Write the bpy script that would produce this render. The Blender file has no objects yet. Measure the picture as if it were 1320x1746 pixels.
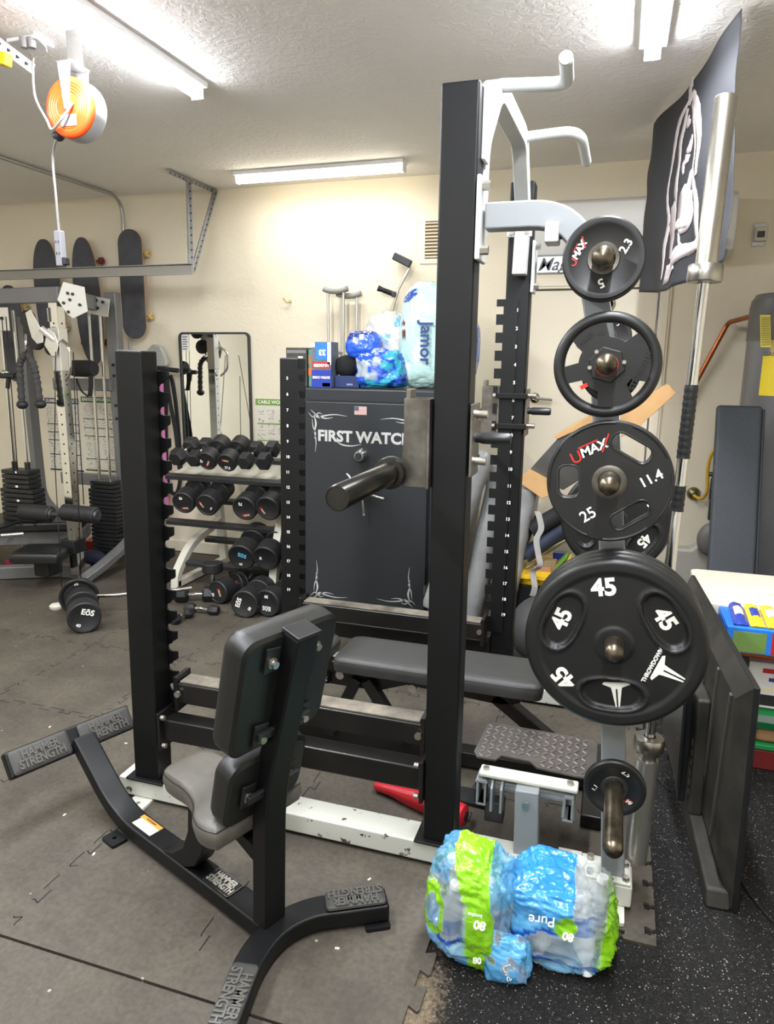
import bpy, bmesh, math, random
from mathutils import Vector, Matrix, Euler, noise
PI = math.pi
random.seed(7)
C = bpy.context.scene.collection

# ------------------------------------------------------------------ camera
F_PX, CX, CY = 1210.0, 660.0, 873.0
EYE = Vector((0, 0, 1.55))
PITCH, YAW, ROLL = math.radians(12.0), math.radians(17.7), math.radians(0.65)
_fw = Vector((-math.sin(YAW) * math.cos(PITCH), math.cos(YAW) * math.cos(PITCH), -math.sin(PITCH)))
_r = Vector((math.cos(YAW), math.sin(YAW), 0))
_u = _r.cross(_fw)
_r2 = math.cos(ROLL) * _r + math.sin(ROLL) * _u
_u2 = -math.sin(ROLL) * _r + math.cos(ROLL) * _u
cam_d = bpy.data.cameras.new('camera')
cam_d.sensor_fit = 'VERTICAL'; cam_d.sensor_height = 24.0
cam_d.lens = 24.0 * F_PX / 1746.0
cam_d.clip_start = 0.05
cam = bpy.data.objects.new('camera', cam_d); C.objects.link(cam)
cam.matrix_world = Matrix(((_r2.x, _u2.x, -_fw.x, EYE.x), (_r2.y, _u2.y, -_fw.y, EYE.y), (_r2.z, _u2.z, -_fw.z, EYE.z), (0, 0, 0, 1)))
bpy.context.scene.camera = cam

# ------------------------------------------------------------------ exposure, world
vs = bpy.context.scene.view_settings
vs.view_transform = 'Standard'; vs.look = 'None'; vs.gamma = 1.0; vs.use_curve_mapping = False
vs.exposure = 1.36
wd = bpy.data.worlds.new('world'); bpy.context.scene.world = wd; wd.use_nodes = True
wd.node_tree.nodes['Background'].inputs[0].default_value = (0.8, 0.86, 1, 1)
wd.node_tree.nodes['Background'].inputs[1].default_value = 0.05
LAMP_W = 13.0      # watts of each metre-long tube's own light
TUBE_E = 19.0      # brightness of the diffuser itself


def px(x, y):                 # direction of a point of the view
    return _fw + _r2 * ((x - CX) / F_PX) - _u2 * ((y - CY) / F_PX)
def W(x, y, Y):               # point on the upright plane at that distance from the viewer's feet
    d = px(x, y); return EYE + d * (Y / d.y)
def G(x, y, Z=0.0):           # point at that height above the floor
    d = px(x, y); return EYE + d * ((Z - EYE.z) / d.z)

# ------------------------------------------------------------------ materials
def lin(h):
    h = h.lstrip('#'); c = [int(h[i:i + 2], 16) / 255 for i in (0, 2, 4)]
    return tuple(v / 12.92 if v <= 0.04045 else ((v + 0.055) / 1.055) ** 2.4 for v in c) + (1.0,)
MATS = {}
def mat(name, col, rough=0.5, metal=0.0, noise_amt=0.0, nscale=8.0, bump=0.0, bscale=60.0, col2=None, coat=0.0, spec=0.5, emit=None, alpha=None, bdist=0.002):
    if name in MATS: return MATS[name]
    m = bpy.data.materials.new(name); m.use_nodes = True; nt = m.node_tree; N = nt.nodes; L = nt.links
    b = N['Principled BSDF']
    c = lin(col) if isinstance(col, str) else tuple(col) + (1.0,) * (4 - len(col))
    b.inputs['Base Color'].default_value = c
    b.inputs['Roughness'].default_value = rough; b.inputs['Metallic'].default_value = metal
    b.inputs['Specular IOR Level'].default_value = spec
    if coat: b.inputs['Coat Weight'].default_value = coat; b.inputs['Coat Roughness'].default_value = 0.15
    tc = N.new('ShaderNodeTexCoord')
    if noise_amt or col2:
        n = N.new('ShaderNodeTexNoise'); n.inputs['Scale'].default_value = nscale; n.inputs['Detail'].default_value = 6; n.inputs['Roughness'].default_value = 0.6
        L.new(tc.outputs['Object'], n.inputs['Vector'])
        cr = N.new('ShaderNodeValToRGB')
        k = noise_amt
        c2 = (lin(col2) if isinstance(col2, str) else None)
        cr.color_ramp.elements[0].position = 0.35; cr.color_ramp.elements[1].position = 0.68
        cr.color_ramp.elements[0].color = c2 or tuple(v * (1 - k) for v in c[:3]) + (1,)
        cr.color_ramp.elements[1].color = c if c2 else tuple(min(1, v * (1 + k)) for v in c[:3]) + (1,)
        L.new(n.outputs['Fac'], cr.inputs['Fac']); L.new(cr.outputs['Color'], b.inputs['Base Color'])
    if bump:
        n2 = N.new('ShaderNodeTexNoise'); n2.inputs['Scale'].default_value = bscale; n2.inputs['Detail'].default_value = 4
        L.new(tc.outputs['Object'], n2.inputs['Vector'])
        bp = N.new('ShaderNodeBump'); bp.inputs['Strength'].default_value = bump; bp.inputs['Distance'].default_value = bdist
        L.new(n2.outputs['Fac'], bp.inputs['Height']); L.new(bp.outputs['Normal'], b.inputs['Normal'])
    if emit:
        b.inputs['Emission Color'].default_value = lin(emit[0]); b.inputs['Emission Strength'].default_value = emit[1]
    if alpha is not None: b.inputs['Alpha'].default_value = alpha
    MATS[name] = m
    return m

def attr_mat(name, rough=0.3, attr='print', alpha_attr=True, bump=0.0, bscale=30, coat=0.0, spec=0.5, bdist=0.004):
    m = bpy.data.materials.new(name); m.use_nodes = True; nt = m.node_tree; N = nt.nodes; L = nt.links
    b = N['Principled BSDF']; b.inputs['Roughness'].default_value = rough; b.inputs['Specular IOR Level'].default_value = spec
    if coat: b.inputs['Coat Weight'].default_value = coat; b.inputs['Coat Roughness'].default_value = 0.08
    a = N.new('ShaderNodeAttribute'); a.attribute_name = attr
    L.new(a.outputs['Color'], b.inputs['Base Color'])
    if alpha_attr: L.new(a.outputs['Alpha'], b.inputs['Alpha'])
    if bump:
        tc = N.new('ShaderNodeTexCoord'); n = N.new('ShaderNodeTexNoise'); n.inputs['Scale'].default_value = bscale; n.inputs['Detail'].default_value = 3; n.inputs['Distortion'].default_value = 1.2
        L.new(tc.outputs['Object'], n.inputs['Vector'])
        bp = N.new('ShaderNodeBump'); bp.inputs['Strength'].default_value = bump; bp.inputs['Distance'].default_value = bdist
        L.new(n.outputs['Fac'], bp.inputs['Height']); L.new(bp.outputs['Normal'], b.inputs['Normal'])
    return m

# ------------------------------------------------------------------ mesh builder
class MB:
    def __init__(s): s.v = []; s.f = []; s.sm = []
    def add(s, vs_, fs, smooth=False):
        o = len(s.v); s.v += [Vector(v) for v in vs_]
        for f in fs: s.f.append([i + o for i in f]); s.sm.append(smooth)
        return s
    def box(s, c, size, rot=None, taper=None):
        x, y, z = (k / 2 for k in size); vs_ = []
        for dz in (-1, 1):
            t = 1 if (taper is None or dz < 0) else taper
            for dx, dy in ((-1, -1), (1, -1), (1, 1), (-1, 1)): vs_.append(Vector((dx * x * t, dy * y * t, dz * z)))
        R = rot.to_matrix() if isinstance(rot, Euler) else (rot or Matrix.Identity(3))
        c = Vector(c)
        return s.add([c + R @ v for v in vs_], [(3, 2, 1, 0), (4, 5, 6, 7), (0, 1, 5, 4), (1, 2, 6, 5), (2, 3, 7, 6), (3, 0, 4, 7)])
    def b2(s, a, b):           # box from two corners
        a = Vector(a); b = Vector(b)
        return s.box((a + b) / 2, [abs(k) for k in (b - a)])
    def beam(s, p0, p1, w, h, up=(0, 0, 1)):     # rectangular tube; w across, h along up
        p0 = Vector(p0); p1 = Vector(p1); d = (p1 - p0); L = d.length; d.normalize()
        up = Vector(up); sd = d.cross(up).normalized(); u2 = sd.cross(d).normalized()
        R = Matrix((sd, d, u2)).transposed()
        return s.box((p0 + p1) / 2, (w, L, h), R)
    def cyl(s, p0, p1, r, r2=None, n=20, caps=True, smooth=True):
        p0 = Vector(p0); p1 = Vector(p1); r2 = r if r2 is None else r2
        d = (p1 - p0).normalized(); a = d.orthogonal().normalized(); b = d.cross(a)
        vs_ = [p0 + (a * math.cos(t) + b * math.sin(t)) * r for t in (2 * PI * i / n for i in range(n))] + [p1 + (a * math.cos(t) + b * math.sin(t)) * r2 for t in (2 * PI * i / n for i in range(n))]
        s.add(vs_, [(i, (i + 1) % n, n + (i + 1) % n, n + i) for i in range(n)], smooth)
        if caps: s.add(vs_, [tuple(range(n))[::-1], tuple(range(n, 2 * n))])
        return s
    def tube(s, pts, r, n=12, closed=False, caps=True):
        pts = [Vector(p) for p in pts]; m = len(pts); rs = r if isinstance(r, (list, tuple)) else [r] * m
        vs_ = []; a = None
        for i, p in enumerate(pts):
            if closed: d = pts[(i + 1) % m] - pts[i - 1]
            else: d = pts[min(i + 1, m - 1)] - pts[max(i - 1, 0)]
            d.normalize()
            if a is None: a = d.orthogonal().normalized()
            a = (a - d * a.dot(d)).normalized(); b = d.cross(a)
            vs_ += [p + (a * math.cos(t) + b * math.sin(t)) * rs[i] for t in (2 * PI * k / n for k in range(n))]
        fs = []
        for i in range(m if closed else m - 1):
            j = (i + 1) % m
            fs += [(i * n + k, i * n + (k + 1) % n, j * n + (k + 1) % n, j * n + k) for k in range(n)]
        s.add(vs_, fs, True)
        if caps and not closed: s.add(vs_, [tuple(range(n))[::-1], tuple(range((m - 1) * n, m * n))])
        return s
    def sweep(s, pts, w, h, side, closed=False):      # rectangular section along a path; side = constant across direction
        pts = [Vector(p) for p in pts]; m = len(pts); sd = Vector(side).normalized(); vs_ = []
        for i, p in enumerate(pts):
            d = (pts[min(i + 1, m - 1)] - pts[max(i - 1, 0)]).normalized()
            u = sd.cross(d).normalized()
            vs_ += [p + sd * (a * w / 2) + u * (b * h / 2) for a, b in ((-1, -1), (1, -1), (1, 1), (-1, 1))]
        fs = [(i * 4 + k, i * 4 + (k + 1) % 4, i * 4 + 4 + (k + 1) % 4, i * 4 + 4 + k) for i in range(m - 1) for k in range(4)]
        return s.add(vs_, fs + [(3, 2, 1, 0), ((m - 1) * 4, (m - 1) * 4 + 1, (m - 1) * 4 + 2, (m - 1) * 4 + 3)])
    def lathe(s, prof, o, axis, n=40, smooth=True):   # prof: (radius, height along axis)
        o = Vector(o); d = Vector(axis).normalized(); a = d.orthogonal().normalized(); b = d.cross(a); vs_ = []
        for r, h in prof: vs_ += [o + d * h + (a * math.cos(t) + b * math.sin(t)) * max(r, 1e-5) for t in (2 * PI * k / n for k in range(n))]
        return s.add(vs_, [(i * n + k, i * n + (k + 1) % n, (i + 1) * n + (k + 1) % n, (i + 1) * n + k) for i in range(len(prof) - 1) for k in range(n)], smooth)
    def prism(s, poly, o, u, v, th):        # polygon in plane (u,v) with thickness th along u x v
        o = Vector(o); u = Vector(u); v = Vector(v); nrm = u.cross(v).normalized(); n = len(poly)
        p0 = [o + u * a + v * b for a, b in poly]; p1 = [p + nrm * th for p in p0]
        return s.add(p0 + p1, [tuple(range(n))[::-1], tuple(range(n, 2 * n))] + [(i, (i + 1) % n, n + (i + 1) % n, n + i) for i in range(n)])
    def ball(s, c, r, nu=24, nv=14, sc=(1, 1, 1)):
        c = Vector(c); vs_ = []
        for j in range(nv + 1):
            ph = PI * j / nv
            vs_ += [c + Vector((sc[0] * r * math.sin(ph) * math.cos(t), sc[1] * r * math.sin(ph) * math.sin(t), sc[2] * r * math.cos(ph))) for t in (2 * PI * k / nu for k in range(nu))]
        return s.add(vs_, [(j * nu + k, (j + 1) * nu + k, (j + 1) * nu + (k + 1) % nu, j * nu + (k + 1) % nu) for j in range(nv) for k in range(nu)], True)
    def grid(s, fn, nu, nv, smooth=True):
        vs_ = [fn(i / nu, j / nv) for j in range(nv + 1) for i in range(nu + 1)]; w = nu + 1
        return s.add(vs_, [(j * w + i, j * w + i + 1, (j + 1) * w + i + 1, (j + 1) * w + i) for j in range(nv) for i in range(nu)], smooth)
    def mesh(s, name, M=None):
        me = bpy.data.meshes.new(name)
        me.from_pydata([(M @ v) if M else v for v in s.v], [], s.f)
        me.polygons.foreach_set('use_smooth', s.sm); me.update()
        bm = bmesh.new(); bm.from_mesh(me); bmesh.ops.remove_doubles(bm, verts=bm.verts, dist=1e-6)
        bmesh.ops.recalc_face_normals(bm, faces=bm.faces)
        for e in bm.edges:
            if len(e.link_faces) == 2 and e.calc_face_angle(0) > .75: e.smooth = False
        bm.to_mesh(me); bm.free()
        return me

ROOTM = {}
def thing(name, label, cat, loc=(0, 0, 0), rz=0.0, group=None, rot=None, world=True):
    o = bpy.data.objects.new(name, None); C.objects.link(o); o.empty_display_size = 0.05
    e = rot if rot is not None else Euler((0, 0, rz))
    o.location = loc; o.rotation_euler = e
    o['label'] = label; o['category'] = cat
    if group: o['group'] = group
    ROOTM[o.name] = (Matrix.Translation(Vector(loc)) @ e.to_matrix().to_4x4()).inverted() if world else None
    return o
def part(parent, name, mb, m, bevel=0.0, seg=2, label=None, kind=None, flat_angle=None):
    M = ROOTM.get(parent.name) if parent else None
    me = mb.mesh(name, M) if isinstance(mb, MB) else mb
    if not isinstance(mb, MB) and M is not None and not me.get('_loc'):
        me.transform(M)
    o = bpy.data.objects.new(name, me); C.objects.link(o)
    if m is not None and not me.materials: me.materials.append(m)
    if parent: o.parent = parent; ROOTM[o.name] = M
    if bevel:
        md = o.modifiers.new('bevel', 'BEVEL'); md.width = bevel; md.segments = seg; md.limit_method = 'ANGLE'; md.angle_limit = math.radians(40)
        if seg > 1:
            for p in me.polygons: p.use_smooth = True
            md.harden_normals = True
    if label: o['label'] = label
    if kind: o['kind'] = kind
    return o
def single(name, label, cat, mb, m, bevel=0.0, seg=2, group=None, kind=None):
    o = part(None, name, mb, m, bevel, seg); o['label'] = label; o['category'] = cat
    if group: o['group'] = group
    if kind: o['kind'] = kind
    return o
def struct(name, mb, m, bevel=0.0):
    o = part(None, name, mb, m, bevel); o['kind'] = 'structure'; return o

def curve_mesh(splines, extrude, bevel=0.0, res=2):      # 2D outlines with holes -> solid mesh in the XY plane
    cu = bpy.data.curves.new('outline', 'CURVE'); cu.dimensions = '2D'; cu.fill_mode = 'BOTH'
    cu.extrude = extrude; cu.bevel_depth = bevel; cu.bevel_resolution = res
    for pts in splines:
        sp = cu.splines.new('POLY'); sp.points.add(len(pts) - 1)
        for i, p in enumerate(pts): sp.points[i].co = (p[0], p[1], 0, 1)
        sp.use_cyclic_u = True
    o = bpy.data.objects.new('tmp', cu); C.objects.link(o)
    dg = bpy.context.evaluated_depsgraph_get()
    me = bpy.data.meshes.new_from_object(o.evaluated_get(dg))
    bpy.data.objects.remove(o); bpy.data.curves.remove(cu)
    return me
def text_mesh(body, size, extrude=0.001, bold=0.0, spacing=1.0, shear=0.0, line=1.0, align='CENTER'):
    cu = bpy.data.curves.new('text', 'FONT'); cu.body = body; cu.size = size; cu.extrude = extrude; cu.offset = bold
    cu.align_x = align; cu.align_y = 'CENTER'; cu.space_character = spacing; cu.shear = shear; cu.space_line = line; cu.resolution_u = 3
    o = bpy.data.objects.new('tmp', cu); C.objects.link(o)
    dg = bpy.context.evaluated_depsgraph_get()
    me = bpy.data.meshes.new_from_object(o.evaluated_get(dg))
    bpy.data.objects.remove(o); bpy.data.curves.remove(cu)
    return me
def frame(o, u, v):
    u = Vector(u).normalized(); v = Vector(v); v = (v - u * v.dot(u)).normalized(); n = u.cross(v)
    return Matrix(((u.x, v.x, n.x, o[0]), (u.y, v.y, n.y, o[1]), (u.z, v.z, n.z, o[2]), (0, 0, 0, 1)))
def lettering(parent, body, size, o, u, v, m, name='lettering', wscale=1.0, rot=0.0, **kw):
    me = text_mesh(body, size, **kw)
    me.transform(frame(o, u, v) @ Matrix.Rotation(rot, 4, 'Z') @ Matrix.Diagonal((wscale, 1, 1, 1)))
    return part(parent, name, me, m)
def arc(c, r, a0, a1, n):
    return [(c[0] + r * math.cos(a0 + (a1 - a0) * i / n), c[1] + r * math.sin(a0 + (a1 - a0) * i / n)) for i in range(n + 1)]
def rrect(w, h, r, n=5, c=(0, 0)):
    p = []
    for sx, sy, a in ((1, 1, 0), (-1, 1, PI / 2), (-1, -1, PI), (1, -1, 3 * PI / 2)):
        p += arc((c[0] + sx * (w / 2 - r), c[1] + sy * (h / 2 - r)), r, a, a + PI / 2, n)
    return p
def smooth_path(pts, n=8):           # Catmull-Rom through the points
    pts = [Vector(p) for p in pts]; out = []
    for i in range(len(pts) - 1):
        p0 = pts[max(i - 1, 0)]; p1 = pts[i]; p2 = pts[i + 1]; p3 = pts[min(i + 2, len(pts) - 1)]
        for k in range(n):
            t = k / n
            out.append(0.5 * ((2 * p1) + (p2 - p0) * t + (2 * p0 - 5 * p1 + 4 * p2 - p3) * t * t + (3 * p1 - p0 - 3 * p2 + p3) * t ** 3))
    out.append(pts[-1]); return out
def fillet(pts, r, n=6):             # polyline with rounded corners
    pts = [Vector(p) for p in pts]; out = [pts[0]]
    for i in range(1, len(pts) - 1):
        a, b, c = pts[i - 1], pts[i], pts[i + 1]
        da = (a - b); dc = (c - b); k = min(r, da.length * .49, dc.length * .49)
        p = b + da.normalized() * k; q = b + dc.normalized() * k
        for j in range(n + 1):
            t = j / n; out.append((1 - t) ** 2 * p + 2 * t * (1 - t) * b + t * t * q)
    out.append(pts[-1]); return out
XA, YA, ZA = Vector((1, 0, 0)), Vector((0, 1, 0)), Vector((0, 0, 1))

# palette
M_black = mat('black_powder_coat', '#08090a', 0.46, 0.0, 0.25, 6, 0.05, 140, spec=.36)
M_blackworn = mat('worn_black_paint', '#0c0c0d', 0.35, 0.0, col2='#1c1916', nscale=5, bump=0.06, bscale=80)
M_white = mat('white_frame_paint', '#bbbdba', 0.38, 0.0, 0.06, 9)
def chipped(name, base, chip, thr=0.66, sc=14):
    m = bpy.data.materials.new(name); m.use_nodes = True; N = m.node_tree.nodes; L = m.node_tree.links
    b = N['Principled BSDF']; b.inputs['Roughness'].default_value = 0.45
    tc = N.new('ShaderNodeTexCoord'); n = N.new('ShaderNodeTexNoise'); n.inputs['Scale'].default_value = sc; n.inputs['Detail'].default_value = 8; n.inputs['Roughness'].default_value = .65
    L.new(tc.outputs['Object'], n.inputs['Vector'])
    cr = N.new('ShaderNodeValToRGB'); cr.color_ramp.elements[0].position = thr; cr.color_ramp.elements[0].color = lin(base)
    cr.color_ramp.elements[1].position = thr + 0.015; cr.color_ramp.elements[1].color = lin(chip)
    L.new(n.outputs['Fac'], cr.inputs['Fac']); L.new(cr.outputs['Color'], b.inputs['Base Color'])
    return m
M_chip = chipped('chipped_white_paint', '#c9c9be', '#4a4038', 0.63, 22)
M_seat = mat('vinyl_with_sheen', '#55524b', 0.42, 0, 0.08, 30, 0.3, 400, bdist=0.0008)  # charcoal vinyl lightened: the seat's sheen is put into the base colour
M_gray = mat('pale_gray_paint', '#868a8c', 0.4, 0, 0.05, 6)
M_chrome = mat('chrome', '#d8d8d6', 0.12, 1.0)
M_steel = mat('brushed_steel', '#a8a59e', 0.3, 1.0, 0.15, 14, 0.1, 200)
M_raw = mat('raw_steel_plate', '#8d8a82', 0.38, 0.9, col2='#5f5a52', nscale=9, bump=0.1, bscale=90)
M_zinc = mat('galvanized_steel', '#b9bab8', 0.42, 0.85, 0.12, 18)
M_bolt = mat('zinc_bolt', '#b5b0a6', 0.3, 0.9)
M_iron = mat('bare_worn_iron', '#857b6a', 0.32, 0.9, col2='#4a4439', nscale=22, bump=0.15, bscale=60)
M_rubber = mat('black_rubber', '#1b1b1c', 0.55, 0, 0.12, 10, 0.06, 220)
M_urethane = mat('matt_black_urethane', '#191919', 0.42, 0, 0.1, 7, 0.04, 200)
M_vinyl = mat('black_vinyl', '#171817', 0.42, 0, 0.1, 30, 0.35, 420, bdist=0.0008)
M_vinylg = mat('charcoal_vinyl', '#30302e', 0.5, 0, 0.1, 30, 0.3, 400, bdist=0.0008)
M_ink = mat('white_ink', '#f0eee6', 0.5)
M_red = mat('red_ink', '#d0281f', 0.5)
M_blueink = mat('light_blue_ink', '#5fb6dc', 0.5)
M_darkmetal = mat('dark_gray_metal', '#3b3c3d', 0.4, 0.4, 0.1, 8)
M_dgray = mat('gray_machine_paint', '#6d6e6d', 0.4, 0.2, 0.08, 5)
M_cable = mat('black_cable', '#141414', 0.5)
M_plastic = mat('black_plastic', '#1b1c1d', 0.38, 0, .1, 20)

# ================================================================== THE ROOM
WALL_Y, CEIL = 4.9, 2.76
XL, XR, YF = -5.6, 2.4, -1.9
def wall_mat(name, col, bscale, strength, dist=0.004):
    m = mat(name, col, 0.75, 0, 0.035, 1.3, spec=0.25); N = m.node_tree.nodes; L = m.node_tree.links
    tc = [n for n in N if n.type == 'TEX_COORD'][0]
    v = N.new('ShaderNodeTexNoise'); v.inputs['Scale'].default_value = bscale; v.inputs['Detail'].default_value = 3; v.inputs['Distortion'].default_value = 0.9
    cr = N.new('ShaderNodeValToRGB'); cr.color_ramp.elements[0].position = 0.44; cr.color_ramp.elements[1].position = 0.58
    bp = N.new('ShaderNodeBump'); bp.inputs['Strength'].default_value = strength; bp.inputs['Distance'].default_value = dist
    L.new(tc.outputs['Object'], v.inputs['Vector']); L.new(v.outputs['Fac'], cr.inputs['Fac']); L.new(cr.outputs['Color'], bp.inputs['Height']); L.new(bp.outputs['Normal'], N['Principled BSDF'].inputs['Normal'])
    return m
M_wall = wall_mat('cream_textured_wall', '#e4dac3', 22, 0.12)
M_ceil = wall_mat('knockdown_ceiling', '#eeeae4', 26, 0.28, 0.006)
M_trim = mat('cream_trim_paint', '#e4dac4', 0.45)
M_door = mat('cream_door_paint', '#e6dcc6', 0.42, 0, 0.02, 2)
M_gar = mat('garage_door_white', '#e4e2da', 0.5, 0, .03, 2)

def speckle(name, base, fleck, rough=0.8):
    m = bpy.data.materials.new(name); m.use_nodes = True; N = m.node_tree.nodes; L = m.node_tree.links; b = N['Principled BSDF']; b.inputs['Roughness'].default_value = rough; b.inputs['Specular IOR Level'].default_value = .3
    tc = N.new('ShaderNodeTexCoord')
    vo = N.new('ShaderNodeTexVoronoi'); vo.inputs['Scale'].default_value = 120; vo.inputs['Randomness'].default_value = 1
    n = N.new('ShaderNodeTexNoise'); n.inputs['Scale'].default_value = 60; n.inputs['Detail'].default_value = 2
    L.new(tc.outputs['Object'], vo.inputs['Vector']); L.new(tc.outputs['Object'], n.inputs['Vector'])
    ad = N.new('ShaderNodeMath'); ad.operation = 'MULTIPLY_ADD'; ad.inputs[1].default_value = 0.55; L.new(n.outputs['Fac'], ad.inputs[0]); L.new(vo.outputs['Distance'], ad.inputs[2])
    cr = N.new('ShaderNodeValToRGB'); e = cr.color_ramp.elements
    e[0].position = 0.40; e[0].color = lin(fleck); e[1].position = 0.44; e[1].color = lin(base)
    L.new(ad.outputs[0], cr.inputs['Fac'])
    nf = N.new('ShaderNodeTexNoise'); nf.inputs['Scale'].default_value = 170; nf.inputs['Detail'].default_value = 3; nf.inputs['Roughness'].default_value = .8
    L.new(tc.outputs['Object'], nf.inputs['Vector'])
    cf = N.new('ShaderNodeValToRGB'); cf.color_ramp.elements[0].position = .5; cf.color_ramp.elements[0].color = lin(base); cf.color_ramp.elements[1].position = .74; cf.color_ramp.elements[1].color = lin('#3a3733')
    L.new(nf.outputs['Fac'], cf.inputs['Fac'])
    mf = N.new('ShaderNodeMix'); mf.data_type = 'RGBA'; mf.blend_type = 'LIGHTEN'; mf.inputs['Factor'].default_value = 1
    L.new(cr.outputs['Color'], mf.inputs['A']); L.new(cf.outputs['Color'], mf.inputs['B'])
    # sawdust near the mat corner
    n3 = N.new('ShaderNodeTexNoise'); n3.inputs['Scale'].default_value = 90; n3.inputs['Detail'].default_value = 6; n3.inputs['Roughness'].default_value = .8
    L.new(tc.outputs['Object'], n3.inputs['Vector'])
    sep = N.new('ShaderNodeSeparateXYZ'); L.new(tc.outputs['Object'], sep.inputs[0])
    vm = N.new('ShaderNodeVectorMath'); vm.operation = 'DISTANCE'; vm.inputs[1].default_value = (-0.36, 1.42, -0.008); vm2 = N.new('ShaderNodeVectorMath'); vm2.operation = 'MULTIPLY'; vm2.inputs[1].default_value = (1, 0.42, 1)
    L.new(tc.outputs['Object'], vm2.inputs[0]); vm.inputs[1].default_value = (-0.36, 1.42 * 0.42, -0.008); L.new(vm2.outputs[0], vm.inputs[0])
    mr = N.new('ShaderNodeMapRange'); mr.inputs['From Min'].default_value = 0.02; mr.inputs['From Max'].default_value = 0.13; mr.inputs['To Min'].default_value = 0.34; mr.inputs['To Max'].default_value = -0.3; mr.inputs['From Max'].default_value = 0.16
    L.new(vm.outputs['Value'], mr.inputs['Value'])
    a2 = N.new('ShaderNodeMath'); a2.operation = 'ADD'; L.new(n3.outputs['Fac'], a2.inputs[0]); L.new(mr.outputs[0], a2.inputs[1])
    cr2 = N.new('ShaderNodeValToRGB'); cr2.color_ramp.elements[0].position = 0.60; cr2.color_ramp.elements[0].color = (0, 0, 0, 1); cr2.color_ramp.elements[1].position = 0.95
    L.new(a2.outputs[0], cr2.inputs['Fac'])
    mx = N.new('ShaderNodeMix'); mx.data_type = 'RGBA'; L.new(cr2.outputs['Color'], mx.inputs['Factor']); L.new(mf.outputs['Result'], mx.inputs['A']); mx.inputs['B'].default_value = lin('#7f705b')
    L.new(mx.outputs['Result'], b.inputs['Base Color'])
    return m
M_speck = speckle('speckled_rubber_floor', '#090808', '#938d84')
def dusty(name, base, hi):
    m = bpy.data.materials.new(name); m.use_nodes = True; N = m.node_tree.nodes; L = m.node_tree.links; b = N['Principled BSDF']; b.inputs['Roughness'].default_value = 0.62; b.inputs['Specular IOR Level'].default_value = 0.4
    tc = N.new('ShaderNodeTexCoord'); mixes = []
    n = N.new('ShaderNodeTexNoise'); n.inputs['Scale'].default_value = 2.4; n.inputs['Detail'].default_value = 8; n.inputs['Roughness'].default_value = 0.62
    n2 = N.new('ShaderNodeTexNoise'); n2.inputs['Scale'].default_value = 70; n2.inputs['Detail'].default_value = 5
    L.new(tc.outputs['Object'], n.inputs['Vector']); L.new(tc.outputs['Object'], n2.inputs['Vector'])
    cr = N.new('ShaderNodeValToRGB'); cr.color_ramp.elements[0].position = .38; cr.color_ramp.elements[1].position = .7; cr.color_ramp.elements[0].color = lin(base); cr.color_ramp.elements[1].color = lin(hi)
    L.new(n.outputs['Fac'], cr.inputs['Fac'])
    cr2 = N.new('ShaderNodeValToRGB'); cr2.color_ramp.elements[0].position = .3; cr2.color_ramp.elements[1].position = .8; cr2.color_ramp.elements[0].color = (.62, .62, .62, 1); cr2.color_ramp.elements[1].color = (1, 1, 1, 1)
    L.new(n2.outputs['Fac'], cr2.inputs['Fac'])
    mx = N.new('ShaderNodeMix'); mx.data_type = 'RGBA'; mx.blend_type = 'MULTIPLY'; mx.inputs['Factor'].default_value = 1
    L.new(cr.outputs['Color'], mx.inputs['A']); L.new(cr2.outputs['Color'], mx.inputs['B'])
    # scattered pale crumbs
    vo = N.new('ShaderNodeTexVoronoi'); vo.inputs['Scale'].default_value = 7.5; L.new(tc.outputs['Object'], vo.inputs['Vector'])
    c3 = N.new('ShaderNodeValToRGB'); c3.color_ramp.elements[0].position = 0.028; c3.color_ramp.elements[0].color = (.55, .55, .55, 1); c3.color_ramp.elements[1].position = 0.04; c3.color_ramp.elements[1].color = (0, 0, 0, 1)
    L.new(vo.outputs['Distance'], c3.inputs['Fac'])
    m2 = N.new('ShaderNodeMix'); m2.data_type = 'RGBA'; L.new(c3.outputs['Color'], m2.inputs['Factor']); L.new(mx.outputs['Result'], m2.inputs['A']); m2.inputs['B'].default_value = lin('#b8b0a0')
    L.new(m2.outputs['Result'], b.inputs['Base Color'])
    bp = N.new('ShaderNodeBump'); bp.inputs['Strength'].default_value = .15; bp.inputs['Distance'].default_value = .002; L.new(n2.outputs['Fac'], bp.inputs['Height']); L.new(bp.outputs['Normal'], b.inputs['Normal'])
    return m
M_mat = dusty('dusty_rubber_mat', '#4c463d', '#645d50')

struct('floor', MB().b2((XL, YF, -0.06), (XR, WALL_Y, -0.008)), M_speck)
struct('ceiling', MB().b2((XL, YF, CEIL), (XR, WALL_Y, CEIL + 0.1)), M_ceil)
DX0, DX1, DZ = -0.60, 0.205, 2.02
wb = MB(); wb.b2((XL - .1, WALL_Y, -0.06), (DX0, WALL_Y + .12, CEIL)); wb.b2((DX1, WALL_Y, -0.06), (XR + .1, WALL_Y + .12, CEIL)); wb.b2((DX0, WALL_Y, DZ), (DX1, WALL_Y + .12, CEIL))
struct('wall_back', wb, M_wall)
struct('wall_left', MB().b2((XL - .1, YF, -0.06), (XL, WALL_Y, CEIL)), M_wall)
struct('wall_right', MB().b2((XR, YF, -0.06), (XR + .1, WALL_Y, CEIL)), M_wall)
wf = MB(); wf.b2((XL - .1, YF - .12, -.06), (-4.6, YF, CEIL)); wf.b2((1.9, YF - .12, -.06), (XR + .1, YF, CEIL)); wf.b2((-4.6, YF - .12, 2.3), (1.9, YF, CEIL))
struct('wall_front', wf, M_wall)
gd = MB()
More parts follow.
